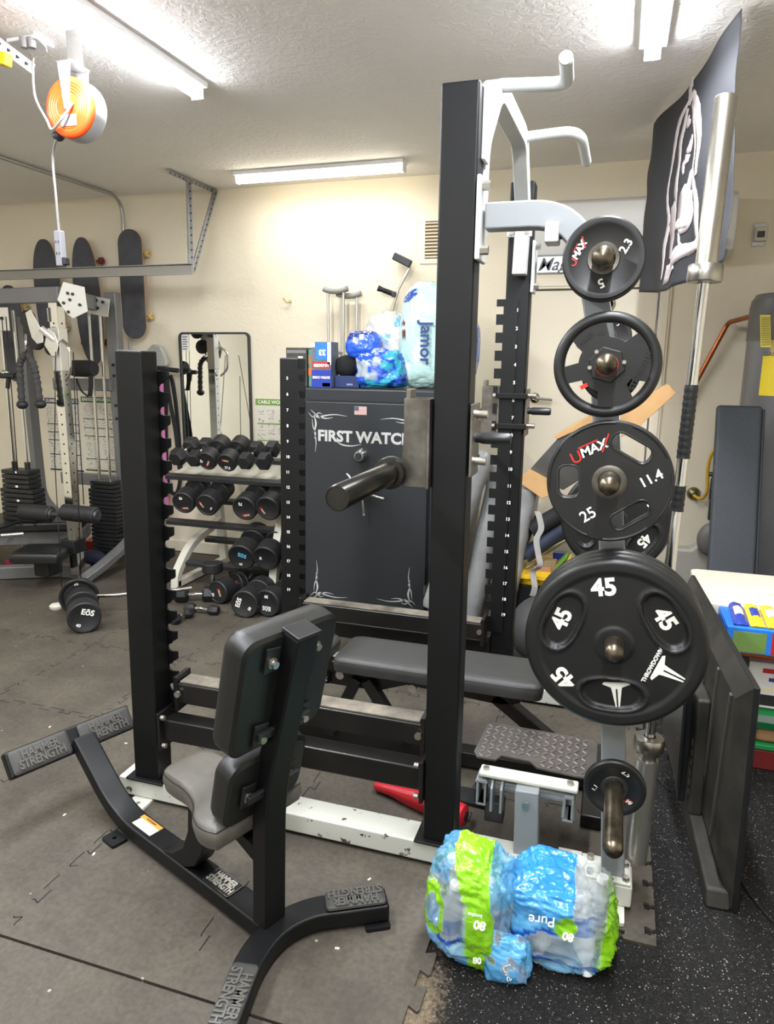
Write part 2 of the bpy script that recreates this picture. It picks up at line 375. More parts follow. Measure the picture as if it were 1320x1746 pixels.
for k in range(5):
    gd.b2((-4.6, YF - .08, 0.46 * k - .008), (1.9, YF - .04, 0.46 * k + .452))
    for j in range(8): gd.b2((-4.5 + j * .81, YF - .045, .46 * k + .07), (-3.8 + j * .81, YF - .03, .46 * k + .39))
struct('door_2', gd, M_gar, 0.006)
# interior door
d1 = struct('door_1', MB().b2((DX0 + .01, WALL_Y + .012, 0.0), (DX1 - .01, WALL_Y + .05, DZ - .01)), M_door, 0.003)
def dpart(name, mb, m, bevel=0.0):
    o = part(d1, name, mb, m, bevel); return o
hb = MB(); hb.lathe([(0, -.0), (.034, 0), (.034, .006), (.022, .014), (.012, .018), (.012, .05), (0, .05)], (-.53, WALL_Y + .012, 1.32), (0, -1, 0), 24)
hb.tube(fillet([(-.53, WALL_Y - .03, 1.32), (-.53, WALL_Y - .045, 1.32), (-.41, WALL_Y - .045, 1.312)], .02), .009)
for v in (hb,): pass
dpart('door_handle', hb, M_chrome)
dpart('deadbolt', MB().lathe([(0, 0), (.032, 0), (.032, .012), (.02, .022), (0, .024)], (-.535, WALL_Y + .012, .80), (0, -1, 0), 24), M_chrome)
for z in (.25, 1.05, 1.78): dpart('hinge', MB().b2((DX1 - .014, WALL_Y + .002, z - .045), (DX1 + .001, WALL_Y + .014, z + .045)), M_steel)
tr = MB()
cw = .068
for a, b in (((DX0 - cw, -.008), (DX0, DZ + cw)), ((DX1, -.008), (DX1 + cw, DZ + cw)), ((DX0, DZ), (DX1, DZ + cw))):
    tr.b2((a[0], WALL_Y - .016, a[1]), (b[0], WALL_Y, b[1]))
    w = b[0] - a[0]
    if w < .1: tr.b2((a[0] + .014, WALL_Y - .024, a[1]), (b[0] - .014, WALL_Y - .016, b[1] - (0.014)))
    else: tr.b2((a[0] - .05, WALL_Y - .024, a[1] + .014), (b[0] + .05, WALL_Y - .016, b[1] - .014))
struct('trim_1', tr, M_trim, 0.003)
struct('baseboard_back', MB().b2((XL, WALL_Y - .014, -.008), (DX0 - cw, WALL_Y, .085)), M_trim, 0.004)
struct('baseboard_right', MB().b2((DX1 + cw, WALL_Y - .014, -.008), (XR, WALL_Y, .085)), M_trim, 0.004)

# ------------------------------------------------------------------ tube lamps
M_fix = mat('white_fixture', '#e8e8e8', 0.4)
M_diff = mat('lit_diffuser', '#ffffff', 0.4, emit=('#f5f8ff', TUBE_E))
M_diff_dim = mat('lit_diffuser_dimmer', '#ffffff', 0.4, emit=('#fff6e4', TUBE_E * .3))
def tube_lamp(c, along, L, label, power=1.0):
    c = Vector(c); t = thing('ceiling_tube_lamp', label, 'ceiling light', (c.x, c.y, CEIL), group='ceiling tube lamps')
    d = Vector(along); s = Vector((-d.y, d.x, 0)); a = c - d * L / 2; b = c + d * L / 2
    def pt(o, u, z): return Vector((o.x, o.y, 0)) + s * u + ZA * z
    part(t, 'housing', MB().beam((a.x, a.y, CEIL - .012), (b.x, b.y, CEIL - .012), .104, .024), M_fix, 0.004)
    m = MB(); prof = [(.030 * math.cos(k * PI / 8), -.046 * math.sin(k * PI / 8) - .001) for k in range(9)]
    vs_ = [pt(o, u, CEIL - .022 + z) for o in (a + d * .012, b - d * .012) for u, z in prof]
    m.add(vs_, [(k, k + 1, 10 + k, 9 + k) for k in range(8)], True); m.add(vs_, [tuple(range(9)), tuple(range(9, 18))])
    part(t, 'diffuser', m, M_diff if power == 1 else M_diff_dim)
    for o in (a, b):
        cp = MB()
        q = o + (d * .006 if o == a else d * -.006)
        cp.beam((q.x - d.x * .006, q.y - d.y * .006, CEIL - .046), (q.x + d.x * .006, q.y + d.y * .006, CEIL - .046), .062, .048)
        part(t, 'end_cap', cp, M_fix, 0.004)
    ld = bpy.data.lights.new('tube_light', 'AREA'); ld.shape = 'RECTANGLE'; ld.size = .06; ld.size_y = L; ld.energy = LAMP_W * L * power; ld.color = (.92, .95, 1); ld.spread = PI
    lo = bpy.data.objects.new('tube_light', ld); C.objects.link(lo); lo.parent = t; lo.location = (0, 0, -.085)
    lo.rotation_euler = (0, 0, 0 if abs(d.y) > .5 else PI / 2)
    return t
tube_lamp((-1.90, 2.46, 0), (0, 1, 0), 1.25, 'lit white tube lamp on the ceiling above and right of the orange reel')
tube_lamp((0.03, 2.60, 0), (0, 1, 0), 1.20, 'lit tube lamp end on the ceiling left of the hanging flag')
tube_lamp((-1.935, 4.52, 0), (1, 0, 0), 1.17, 'lit tube lamp lying along the top of the cream back wall', .24)
for x, y, lb in ((-1.9, 1.15, 'added unseen tube lamp in line with the orange reel lamp, nearer the viewer'), (0.03, 1.3, 'added unseen tube lamp on the ceiling straight above the viewer'), (-1.9, -.3, 'added unseen tube lamp behind the viewer on the left by the garage door'),
              (.03, -.2, 'added unseen tube lamp behind the viewer on the right by the garage door'), (-3.9, 1.6, 'added unseen tube lamp over the left side of the garage')):
    tube_lamp((x, y, 0), (0, 1, 0), 1.2, lb)  # unseen lamps outside the view, added for the light they give

# ------------------------------------------------------------------ rubber mats
def toothed(p0, p1, side, pitch=.105, depth=.03, phase=.3):     # puzzle edge from p0 to p1
    p0 = Vector(p0); p1 = Vector(p1); d = (p1 - p0); L = d.length; d.normalize(); n = Vector((-d.y, d.x)) * side; out = [p0]
    k = phase * pitch
    while k + pitch * .6 < L:
        for a, b in ((0, 0), (-.10, .82), (-.04, 1), (.54, 1), (.6, .82), (.5, 0)): out.append(p0 + d * (k + a * pitch) + n * (b * depth))
        k += pitch
    out.append(p1); return out
def notched(p0, p1, side, pitch=.098, depth=.03, wd=.022):     # straight edge with narrow puzzle slots
    p0 = Vector(p0); p1 = Vector(p1); d = (p1 - p0); L = d.length; d.normalize(); n = Vector((-d.y, d.x)) * side; out = [p0]; k = pitch * .4
    while k + pitch * .6 < L:
        for a, b in ((0, 0), (.002, .35), (-.006, .5), (-.004, 1), (wd + .004, 1), (wd + .002, .55), (wd - .006, .4), (wd, 0)): out.append(p0 + d * (k + a) - n * (b * depth))
        k += pitch
    out.append(p1); return out
poly = []
for seg in (toothed((-.38, 1.265), (-.38, 1.795), -1, .11), notched((-.38, 1.795), (.212, 1.795), -1, .11), notched((.212, 1.795), (.212, 4.84), -1)):
    poly += seg[:-1]
poly += [Vector((.212, 4.84)), Vector((XL + .02, 4.84)), Vector((XL + .02, 1.265))]
me = curve_mesh([[(p.x, p.y) for p in poly]], 0.004)
me.transform(Matrix.Translation((0, 0, -.004)))
fm = thing('rubber_floor_mat', 'large dusty charcoal rubber mat with puzzle seams under the racks and bench', 'floor mat', (0, 3, -.008))
me.transform(Matrix.Translation((0, -3, .008)))
ROOTM[fm.name] = None
part(fm, 'mat_sheet', me, M_mat)
M_seam = mat('seam_gap', '#100f0e', 0.9)
sm = MB(); ROOTM[fm.name] = Matrix.Translation((0, -3, .008))
def seam(p0, p1, w=.004, pitch=.11, depth=.025):
    pts = toothed(p0, p1, 1, pitch, depth) if pitch else [Vector(p0), Vector(p1)]
    for a, b in zip(pts[:-1], pts[1:]):
        if (b - a).length < 1e-4: continue
        if pitch and random.random() < .35: continue
        d = (b - a).normalized(); n = Vector((-d.y, d.x)) * w / 2
        sm.add([(*(a - n), .0006), (*(b - n), .0006), (*(b + n), .0006), (*(a + n), .0006)], [(0, 1, 2, 3)])
for x in (-.38, -.957, -1.495, -2.07, -2.65): seam((x, 1.3 if x != -.38 else 1.85), (x, 4.2))
for y in (2.33, 3.0, 3.7): seam((-5, y), (.2, y))
part(fm, 'seam', sm, M_seam)
fm2 = single('rubber_floor_mat', 'straight-edged charcoal rubber mat at the near left of the floor', 'floor mat', MB().b2((XL + .02, -1.7, -.008), (-.39, 1.258, 0)), M_mat, 0.002)
cm = MB(); random.seed(3)
for x, y in ((803, 1350), (110, 1390), (630, 1500), (160, 1457), (85, 1240), (575, 1618), (215, 1268), (1052, 1352), (680, 1260)): 
    p = G(x if x < 700 else x * .3, y, 0.0)
    if p.y > 4.5 or p.x > -.5: continue
    cm.box((p.x, p.y, .0015), (.012, .006, .003), Euler((0, 0, random.random() * 3)))
single('floor_crumbs', 'small pale crumbs scattered over the dusty rubber mat', 'crumbs', cm, mat('crumb', '#cfc6b0', .8), kind='stuff')

# ================================================================== SQUAT RACK
PL, PR, YN, YB = -1.475, -.43, 1.95, 3.15       # posts' centre lines
rk = thing('squat_rack', 'tall black and white squat rack with notched posts and plate storage pegs', 'squat rack', (-.5, 2.55, 0))
for yf in (YN, YB):
    r = MB(); r.b2((-1.61, yf - .05, .012), (.145, yf + .05, .08))
    part(rk, 'base_rail', r, M_chip, 0.006)
    ft = MB()
    for x, dy in ((-1.51, -.07), (.09, -.07)):
        o = [rrect(.075, .09, .008, 3), arc((0, -.01), .009, 0, 2 * PI, 10)[:-1]]
        me = curve_mesh(o, .005); me.transform(Matrix.Translation((x, yf + (dy if yf < 2.5 else -dy), .0065)))
        part(rk, 'floor_tab', me, M_chip)
def post(xc, yc, top, lean=0.0):
    m = MB(); m.beam((xc, yc, .084), (xc + lean, yc, top), .1, .084, up=(0, 1, 0)); return m
def posts():
    specs = ((PL - .022, YN, 1.575, .033), (PR, YN, 2.235, 0), (PL - .03, YB, 1.56, .02), (PR, YB, 2.27, 0))
    for xc, yc, top, lean in specs:
        p = part(rk, 'post', post(xc, yc, top, lean), M_black, 0.007)
        part(rk, 'base_plate', MB().b2((xc - .075, yc - .06, .08), (xc + .075, yc + .06, .088)), M_black, 0.003)
        inner = 1 if yc < 2.5 else -1; right = 1 if xc < -1 else -1     # notches face into the rack and along it
        if xc > -1 and yc < 2.5: continue
        n0, n1 = (1, 19) if top > 2 else (5, 19)
        out = []; zlow = .33; w = .034
        out.append((-.055, zlow)); out.append((w, zlow))
        for k in range(19, n0 - 1, -1):
            z = .42 + .0747 * (19 - k)
            out += ([(w, z - .016), (.004, z - .016), (.004, z + .016), (w, z + .016)] if yc > 2.5 else [(w, z - .026), (w + .0, z - .022), (.012, z - .022), (.0, z - .018), (-.004, z - .008), (.0, z + .002), (.012, z + .006), (.016, z + .016), (w - .006, z + .02), (w, z + .026)])
        ztop = .42 + .0747 * (19 - n0) + .045
        out += [(w, ztop), (-.055, ztop)]
        me = curve_mesh([[(a, b) for a, b in out]], .004)
        ln = lean / (top - .08)
        ex = xc + right * (.05)
        T = Matrix(((right, ln, 0, ex), (0, 0, -1, yc + inner * (.0465)), (0, 1, 0, 0), (0, 0, 0, 1)))
        me.transform(T)
        part(rk, 'notched_strip', me, M_black)
        if yc > 2.5:
            for k in range(n0, 20):
                z = .42 + .0747 * (19 - k)
                me = text_mesh(str(k), .020, .0006, bold=.0004)
                me.transform(frame((ex - right * .055 + ln * z, yc - .052, z), XA, ZA))
                part(rk, 'hole_number', me, M_ink)
posts()
# low cross beams between the posts, near and far
for yf, z1, z2 in ((YN, .4, .285), (YB, .355, .235)):
    s = -1 if yf < 2.5 else 1
    part(rk, 'lower_crossbar', MB().b2((-1.43, yf - .035, z2 - .04), (-.48, yf + .035, z2 + .04)), M_blackworn, 0.006)
    for x in (-1.425, -.487): part(rk, 'bolt_plate', MB().b2((x - .006, yf - .055, z2 - .07), (x + .006, yf + .055, z2 + .07)), M_blackworn, 0.002)
    for x, sg in ((-1.416, 1), (-.496, -1)):
        for z in (z2 - .05, z2 + .055):
            part(rk, 'bolt', MB().cyl((x, yf - .047, z), (x + .014 * sg, yf - .047, z), .009, n=6, smooth=False), M_bolt)
# storage uprights: base, lean, round over into the arm
for yf, zt in ((YN, 1.918), (YB, 1.945)):
    path = fillet([(.09, yf, .085), (.03, yf, .95), (-.055, yf, 1.66), (-.13, yf, zt), (-.36, yf, zt)], .22, 9)
    m = MB(); m.sweep(path, .055, .066, (0, 1, 0))
    part(rk, 'storage_upright', m, M_gray if yf < 2.5 else M_white, 0.006)
    part(rk, 'arm_plate', MB().b2((-.378, yf - .055, zt - .11), (-.366, yf + .05, zt + .095)), M_white, 0.004)
    for z in (zt - .085, zt + .07):
        part(rk, 'bolt', MB().cyl((-.366, yf - .035, z), (-.345, yf - .035, z), .012, n=6, smooth=False), M_bolt)
    part(rk, 'foot_plate', MB().b2((.0, yf - .05, .08), (.14, yf + .05, .09)), M_chip, 0.003)
    for x, y in ((.025, -.035), (.025, .03), (.125, -.035), (.125, .03)):
        part(rk, 'bolt', MB().cyl((x, yf + y, .09), (x, yf + y, .103), .011, n=6, smooth=False), M_bolt)
    part(rk, 'base_rail_cap', MB().b2((-.07, yf + .018, .08), (-.0, yf + .048, .094)), M_chip, 0.002)
lettering(rk, 'Magnum', .07, (-.355, YB - .0285, 1.945), XA, ZA, mat('dark_script', '#22242a', .5), shear=.35, bold=.0006, extrude=.0006, align='LEFT')
part(rk, 'clamp_block', MB().b2((-.205, YN - .04, 1.845), (-.17, YN + .03, 1.895)), M_white, 0.005)
part(rk, 'brace_rod', MB().tube(fillet([(-.18, YN + .0, 1.865), (-.11, YN, 1.862), (-.03, YN, 1.74)], .09), .007), M_darkmetal)
# arch between the tall posts
arch = fillet([(-.365, YN + .0, 1.97), (-.365, YN + .0, 2.16), (-.365, YN + .16, 2.30), (-.365, YB - .42, 2.30), (-.375, YB - .02, 2.22), (-.375, YB, 1.99)], .06, 5)
arch = fillet([(-.405, YN + .085, 1.98), (-.405, YN + .085, 2.13), (-.405, 2.24, 2.325), (-.405, 2.80, 2.345), (-.415, 3.065, 2.12), (-.42, 3.065, 1.90)], .07, 6)
m = MB(); m.sweep(arch, .055, .065, (1, 0, 0)); part(rk, 'pull_up_arch', m, M_white, 0.006)
part(rk, 'arch_plate', MB().b2((-.475, YB - .11, 2.045), (-.375, YB - .10, 2.105)), M_white, 0.003)
for x in (-.455, -.395):
    for z in (2.06, 2.09): part(rk, 'bolt', MB().cyl((x, YB - .11, z), (x, YB - .12, z), .009, n=6, smooth=False), M_bolt)
part(rk, 'arch_plate', MB().b2((-.38, YN - .0, 2.06), (-.37, YN + .06, 2.235)), M_white, 0.003)
h1 = fillet([(-.385, 2.23, 2.325), W(968, 143, 2.23), W(965, 99, 2.02)], .05, 7)
h2 = fillet([(-.385, 2.80, 2.345), W(990, 222, 2.80), W(1000, 276, 2.98)], .07, 8)
for h in (h1, h2):
    hp = part(rk, 'pull_up_handle', MB().tube(h, .0185, 16), M_white)
    part(hp, 'end_cap', MB().cyl(h[-1], h[-1] + (h[-1] - h[-2]).normalized() * .006, .0165), M_gray)
# storage pegs
PEG = [(1.79, 1.76), (1.55, 1.725), (1.265, 1.735), (.85, 1.725), (.42, 1.565)]
def up_x(z): return .09 - .06 * (z - .085) / .865 if z < .95 else .03 - .085 * (z - .95) / .71
PEGX = {1.79: W(1029, 447, 1.86).x, 1.55: W(1035, 622, 1.83).x, 1.265: W(1039, 820, 1.83).x, .85: W(1047, 1099, 1.80).x, .42: W(1047, 1342, 1.84).x}
def peg(z, y0, y1, r=.0245):
    x = PEGX.get(z, up_x(z)) if y0 < 2.5 else up_x(z); s = -1 if y1 < y0 else 1; L = abs(y1 - y0)
    prof = [(0, 0), (r, 0), (r, L - r * .8)] + [(r * math.cos(a), L - r * .8 + r * .8 * math.sin(a)) for a in (PI / 12 * k for k in range(1, 6))] + [(0, L)]
    m = MB().lathe(prof, (x, y0, z), (0, s, 0), 24); m.lathe([(0, 0), (.036, 0), (.036, .008), (.028, .012)], (x, y0 + s * .0, z), (0, s, 0), 24)
    return m
for z, y1 in PEG:
    part(rk, 'storage_peg', peg(z, YN - .026, y1), M_iron)
for z, y1 in PEG: part(rk, 'storage_peg', peg(z, YB + .026, YB + (YN - y1)), M_iron)
part(rk, 'storage_peg', peg(.93, YB - .026, YB - .2), M_iron); part(rk, 'storage_peg', peg(1.64, YB - .026, YB - .15), M_iron)
# hinged lifting step on a short pedestal
part(rk, 'step_pedestal', MB().beam((-.165, YN + .02, .07), (-.172, YN + .03, .288), .072, .06, up=(0, 1, 0)), M_gray, 0.005)
part(rk, 'step_bar', MB().b2((-.325, 1.985, .288), (-.025, 2.04, .303)), M_chip, 0.006)
for x in (-.305, -.05): part(rk, 'bolt', MB().cyl((x, 2.012, .303), (x, 2.012, .311), .011, n=6, smooth=False), M_bolt)
part(rk, 'bolt', MB().cyl((-.172, YN - .012, .255), (-.172, YN - .02, .255), .011, n=6, smooth=False), M_bolt)
for x in (-.315, -.05):
    m = MB(); 
    for a, b, c, d in ((-.016, .016, .19, .2), (-.016, .016, .268, .278), (-.016, -.008, .2, .268), (.008, .016, .2, .268)): m.b2((x + a, 1.985, c), (x + b, 2.06, d))
    part(rk, 'hinge_tube', m, M_gray, 0.003)
part(rk, 'hinge_pin', MB().cyl((-.3, 2.03, .24), (-.05, 2.03, .24), .013), M_gray)
for x in (-.285, -.255): part(rk, 'hinge_ear', MB().prism([(-.03, -.05), (.02, -.07), (.035, .03), (.0, .05), (-.03, .03)], (x, 2.0, .235), (0, 1, 0), (0, 0, 1), .008), M_gray, 0.002)
part(rk, 'hinge_foot', MB().b2((-.31, 2.04, .10), (-.25, 2.09, .17)), M_plastic, 0.004)
dp = curve_mesh([[(-.36, 2.09), (-.345, 2.062), (-.285, 2.062), (-.272, 2.095), (-.18, 2.09), (-.155, 2.06), (.0, 2.05), (.022, 2.07), (.022, 2.27), (.005, 2.29), (-.33, 2.30), (-.348, 2.28)]], .003)
dp.transform(Matrix.Translation((0, 0, .307)))
M_dia = mat('diamond_plate', '#7a7571', .33, .75, .15, 14)
step = part(rk, 'step_plate', dp, M_dia)
tm = MB(); k = 0
for i in range(15):
    for j in range(9):
        x = -.335 + i * .0245; y = 2.075 + j * .0245
        if y < 2.105 and -.3 < x < -.15: continue
        if x > .008: continue
        tm.box((x, y, .3115), (.019, .0045, .003), Euler((0, 0, PI / 4 if (i + j) % 2 else -PI / 4)))
part(step, 'tread', tm, mat('tread_worn', '#b5afa8', .3, .85), 0.001, 1)

# ------------------------------------------------------------------ safety bars resting low in the notches
for yf, z, lab in ((YN, .405, 'worn black safety bar laid across the near posts beside the bench'), (YB, .36, 'black safety bar laid across the far posts in front of the safe')):
    t = thing('safety_bar', lab, 'safety bar', (-.95, yf, z), group='rack safety bars')
    y = yf + (.06 if yf < 2.5 else -.1)
    part(t, 'bar', MB().b2((-1.40, y - .04, z - .04), (-.5, y + .04, z + .035)), M_blackworn, 0.006)
    part(t, 'rubber_strip', MB().b2((-1.385, y - .034, z + .035), (-.515, y + .034, z + .042)), mat('worn_strip', '#7d7668', .6, col2='#453f36', nscale=12), 0.002)
    for x in (-1.398, -.502): part(t, 'end_bracket', MB().b2((x - .008, y - .045, z - .07), (x + .008, y + .045, z + .06)), M_blackworn, 0.003)
    for x in (-1.385, -.515): part(t, 'bolt', MB().cyl((x, y - .045, z + .0), (x, y - .056, z), .012, n=6, smooth=False), M_bolt)

# ------------------------------------------------------------------ J-hooks and the bar they carry
for yf, s in ((YN, 1), (YB, -1)):
    t = thing('rack_hook', 'raw steel bar hook clamped to the %s tall post' % ('near' if s > 0 else 'far'), 'bar hook', (-.49, yf, 1.3), group='bar hooks on the tall posts')
    m = MB()
    m.b2((-.565, yf - .035, 1.2), (-.488, yf - .029, 1.45)); m.b2((-.565, yf + .035, 1.2), (-.488, yf + .041, 1.45))
    m.b2((-.494, yf - .055, 1.2), (-.485, yf + .055, 1.45))
    part(t, 'hook_plate', m, M_raw, 0.002)
    part(t, 'lip', MB().prism([(-.575, 1.2), (-.562, 1.2), (-.545, 1.475), (-.56, 1.475)], (0, yf + .02, 0), XA, ZA, .05), M_raw, 0.003)
    part(t, 'cradle', MB().b2((-.625, yf - .04, 1.203), (-.56, yf + .04, 1.218)), M_raw, 0.003)
    yo = yf - .057 if s < 0 else yf + .057
    for z in (1.28, 1.41): part(t, 'clamp_bar', MB().b2((-.495, yo - .008, z - .012), (-.365, yo + .008, z + .012)), M_black, 0.003)
    m = MB(); m.b2((-.374, yf - .05, 1.24), (-.366, yf + .05, 1.44)); part(t, 'side_plate', m, M_raw, 0.002)
    for z in (1.28, 1.41):
        part(t, 'bolt', MB().cyl((-.366, yf, z), (-.335, yf, z), .011, n=12), M_bolt)
        part(t, 'bolt', MB().cyl((-.5, yo, z), (-.512, yo, z), .011, n=12), M_bolt)
    part(t, 'handle', MB().lathe([(0, 0), (.014, 0), (.0135, .01), (.0165, .02), (.0165, .09), (.013, .097), (0, .098)], (-.366, yf, 1.345), (1, 0, 0), 20), M_plastic)
b1 = thing('barbell', 'black barbell resting in the raw steel hooks, its sleeve pointing toward the viewer', 'barbell', (-.585, 2.55, 1.243))
BX, BZ = -.588, 1.245
part(b1, 'shaft', MB().cyl((BX, 1.88, BZ), (BX, 3.2, BZ), .014, n=20), M_iron)
M_blacksleeve = mat('black_zinc_sleeve', '#3a3834', .28, .85, .2, 10)
for y0, y1 in ((1.88, 1.465), (3.2, 3.615)):
    s = -1 if y1 < y0 else 1
    part(b1, 'sleeve', MB().lathe([(0, 0), (.031, 0), (.031, .409), (.0285, .412), (.027, .412), (.027, .409), (0, .409)], (BX, y0, BZ), (0, s, 0), 36), M_blacksleeve)
    part(b1, 'collar', MB().lathe([(0, -.012), (.036, -.012), (.044, -.006), (.046, .0), (.046, .026), (.043, .032), (.031, .034)], (BX, y0 - s * .005, BZ), (0, s, 0), 36), M_blacksleeve)

# ------------------------------------------------------------------ upright barbell in its holder at the rack's foot
hold = part(rk, 'bar_holder', MB().tube([(.155, 2.035, .08), (.160, 2.04, .415)], .033, 28), mat('holder_chrome', '#c4c2bd', .3, .85))
b2 = thing('barbell', 'long chrome barbell standing upright beside the plate pegs, grips wrapped in black tape', 'barbell', (.155, 2.035, .088))
bot, top = Vector((.155, 2.035, .088)), Vector((.199, 2.075, 2.195)); ax = (top - bot); LB = ax.length; ax.normalize()
def al(t): return bot + ax * t
part(b2, 'sleeve', MB().lathe([(0, 0), (.0255, 0), (.0255, .36)], bot, ax, 32), M_steel)
part(b2, 'collar', MB().lathe([(0, .355), (.041, .355), (.043, .359), (.043, .391), (.04, .396), (.017, .398)], bot, ax, 36), M_steel)
part(b2, 'shaft', MB().cyl(al(.39), al(LB - .40), .0145, n=24), M_chrome)
part(b2, 'collar', MB().lathe([(.017, LB - .44), (.041, LB - .438), (.043, LB - .434), (.043, LB - .398), (.04, LB - .394), (.024, LB - .392)], bot, ax, 36), M_steel)
part(b2, 'sleeve', MB().lathe([(.024, LB - .395), (.0265, LB - .394), (.0265, LB - .004), (.024, LB), (0, LB)], bot, ax, 36), mat('satin_sleeve', '#b9b5aa', .3, 1, .12, 9))
M_tape = mat('black_grip_tape', '#161618', .45, 0, 0, 1, .5, 300)
for t0, t1 in ((1.07, 1.14), (1.215, 1.41)):
    m = MB(); n = int((t1 - t0) / .006); pts = [al(t0 + (t1 - t0) * i / n) for i in range(n + 1)]
    m.tube(pts, [.0165 + .0012 * (i % 3 == 0) + .0006 * (i % 2) for i in range(n + 1)], 20)
    part(b2, 'grip_tape', m, M_tape)

# ------------------------------------------------------------------ weight plates
def disc_plate(prof, bore, n=72):        # lathe with a hole; prof runs from the bore out and round to the back
    return MB().lathe(prof, (0, 0, 0), (0, 0, 1), n)
def plate_root(label, x, y, z, group, spin=0.0):
    # local: x right, y up, z toward the viewer
    t = thing('weight_plate', label, 'weight plate', (x, y, z), group=group, rot=Euler((PI / 2, -spin, 0)), world=False)
    return t
def flat_disc(R, bore, th, rim=.012, rec=.006):
    return [(bore, 0), (bore, th - rec), (R - rim - .012, th - rec), (R - rim - .006, th - rec * .2), (R - rim, th), (R - .004, th), (R, th - .004), (R, .004), (R - .004, 0), (bore, 0)]
def ltext(p, body, size, r, ang, z, m, tilt=None, **kw):
    a = math.radians(ang); me = text_mesh(body, size, **kw)
    me.transform(Matrix.Translation((r * math.cos(a), r * math.sin(a), z)) @ Matrix.Rotation(a - PI / 2 if tilt is None else math.radians(tilt), 4, 'Z'))
    return part(p, 'lettering', me, m)
def umax(p, r, ang, z, s, tilt):
    a = math.radians(ang); T = Matrix.Translation((r * math.cos(a), r * math.sin(a), z)) @ Matrix.Rotation(math.radians(tilt), 4, 'Z')
    me = text_mesh('U', s * 1.25, .0006, bold=.0002); me.transform(T @ Matrix.Translation((-s * 1.15, -s * .1, 0))); part(p, 'logo_mark', me, M_red)
    me = text_mesh('MAX', s, .0008, bold=.0008, spacing=.95, shear=.1); me.transform(T @ Matrix.Translation((s * .3, 0, 0))); part(p, 'lettering', me, M_ink)
    m = MB(); m.box((s * .05, s * .52, 0), (s * 1.6, s * .10, .001)); m.box((s * 1.3, s * .05, .0003), (s * .12, s * 1.5, .001), Euler((0, 0, -.75)))
    me = m.mesh('logo_stroke'); me.transform(T); part(p, 'logo_stroke', me, M_red)
def slot_field(x, y, cx, cy, ang, w, h):       # signed falloff of an oval handle recess
    dx, dy = x - cx, y - cy; c, s = math.cos(-ang), math.sin(-ang); u = (dx * c - dy * s) / (w / 2); v = (dx * s + dy * c) / (h / 2)
    return (abs(u) ** 2.6 + abs(v) ** 2.2) ** (1 / 2.4)
T_LOGO = [[(-.5, .42), (-.44, .5), (.44, .5), (.5, .42), (.2, .3), (.17, .16), (.07, -.5), (.03, -.5), (.03, .24), (-.03, .24), (-.03, -.5), (-.07, -.5), (-.17, .16), (-.2, .3)]]
def t_logo(p, cx, cy, z, s, tilt, word=False):
    me = curve_mesh([[(a * s, b * s) for a, b in T_LOGO[0]]], .0007); T = Matrix.Translation((cx, cy, z)) @ Matrix.Rotation(math.radians(tilt), 4, 'Z'); me.transform(T); part(p, 'logo_mark', me, M_ink)
    if word:
        me = text_mesh('THROWDOWN', s * .19, .0006, bold=.0006); me.transform(T @ Matrix.Translation((0, s * .63, 0))); part(p, 'lettering', me, M_ink)
SLOTS45 = ((35, 148), (157, 0), (270, 0))
def plate45_mesh(R=.225, th=.042):
    m = MB(); rings = []; nr, na = 52, 160; slots = [(.138 * math.cos(math.radians(a)), .138 * math.sin(math.radians(a)), math.radians(a) + PI / 2) for a in (33, 160, 272)]
    def zf(x, y, r):
        z = th
        if r > R - .012: z = th - .009 * ((r - (R - .012)) / .012) ** 2
        elif r > R - .03: z = th + .0
        elif r > R - .042: z = th - .004 * (1 - abs(r - (R - .03)) / .012 * 0) * ((R - .03 - r) / .012)
        elif r > .05: z = th - .004
        elif r > .044: z = th - .004 + .004 * (.05 - r) / .006
        for cx, cy, a in slots:
            f = slot_field(x, y, cx, cy, a, .145, .075)
            if f < 1: z = th - .018
            elif f < 1.12: z = th - .018 + (.020) * (f - 1) / .12
            elif f < 1.3: z = max(z, th + .002 - .006 * (f - 1.12) / .18)
        return z
    vs_ = []
    for i in range(nr + 1):
        r = .027 + (R - .027) * i / nr
        for k in range(na):
            a = 2 * PI * k / na; x, y = r * math.cos(a), r * math.sin(a); vs_.append((x, y, zf(x, y, r)))
    m.add(vs_, [(i * na + k, i * na + (k + 1) % na, (i + 1) * na + (k + 1) % na, (i + 1) * na + k) for i in range(nr) for k in range(na)], True)
    m.lathe([(R, th - .009), (R, .009), (R - .012, 0), (.027, 0), (.027, th - .004)], (0, 0, 0), (0, 0, 1), na)
    return m
me45 = plate45_mesh().mesh('plate_disc')
if 'sharp_edge' in me45.attributes: me45.attributes.remove(me45.attributes['sharp_edge'])
def big_plate(label, x, y, z, group, front=True, spin=0.0):
    t = plate_root(label, x, y, z, group, spin)
    part(t, 'disc', me45, M_urethane)
    part(t, 'hub_ring', MB().lathe([(.0255, .03), (.0255, .0405), (.036, .0405), (.037, .038)], (0, 0, 0), (0, 0, 1), 40), M_darkmetal)
    if front:
        zt = .0388
        def num(cx, cy, tilt, s): 
            me = text_mesh('45', s, .0008, bold=.0022); me.transform(Matrix.Translation((cx, cy, zt if s > .058 else .0248)) @ Matrix.Rotation(math.radians(tilt), 4, 'Z')); part(t, 'lettering', me, M_ink)
        num(-.035, .148, 10, .062); num(-.118, -.108, 138, .0605)
        num(-.133, .048, 70, .057); num(.115, .078, -52, .057)
        t_logo(t, .140, -.058, zt, .075, 69, True); t_logo(t, .018, -.142, .0248, .07, 8)
    return t
x45 = up_x(.85)
XP = PEGX[.85]
big_plate('outermost big black 45 plate on the lowest-but-one near peg, white numbers facing out', XP, 1.838, .848, 'big plates on the near peg')
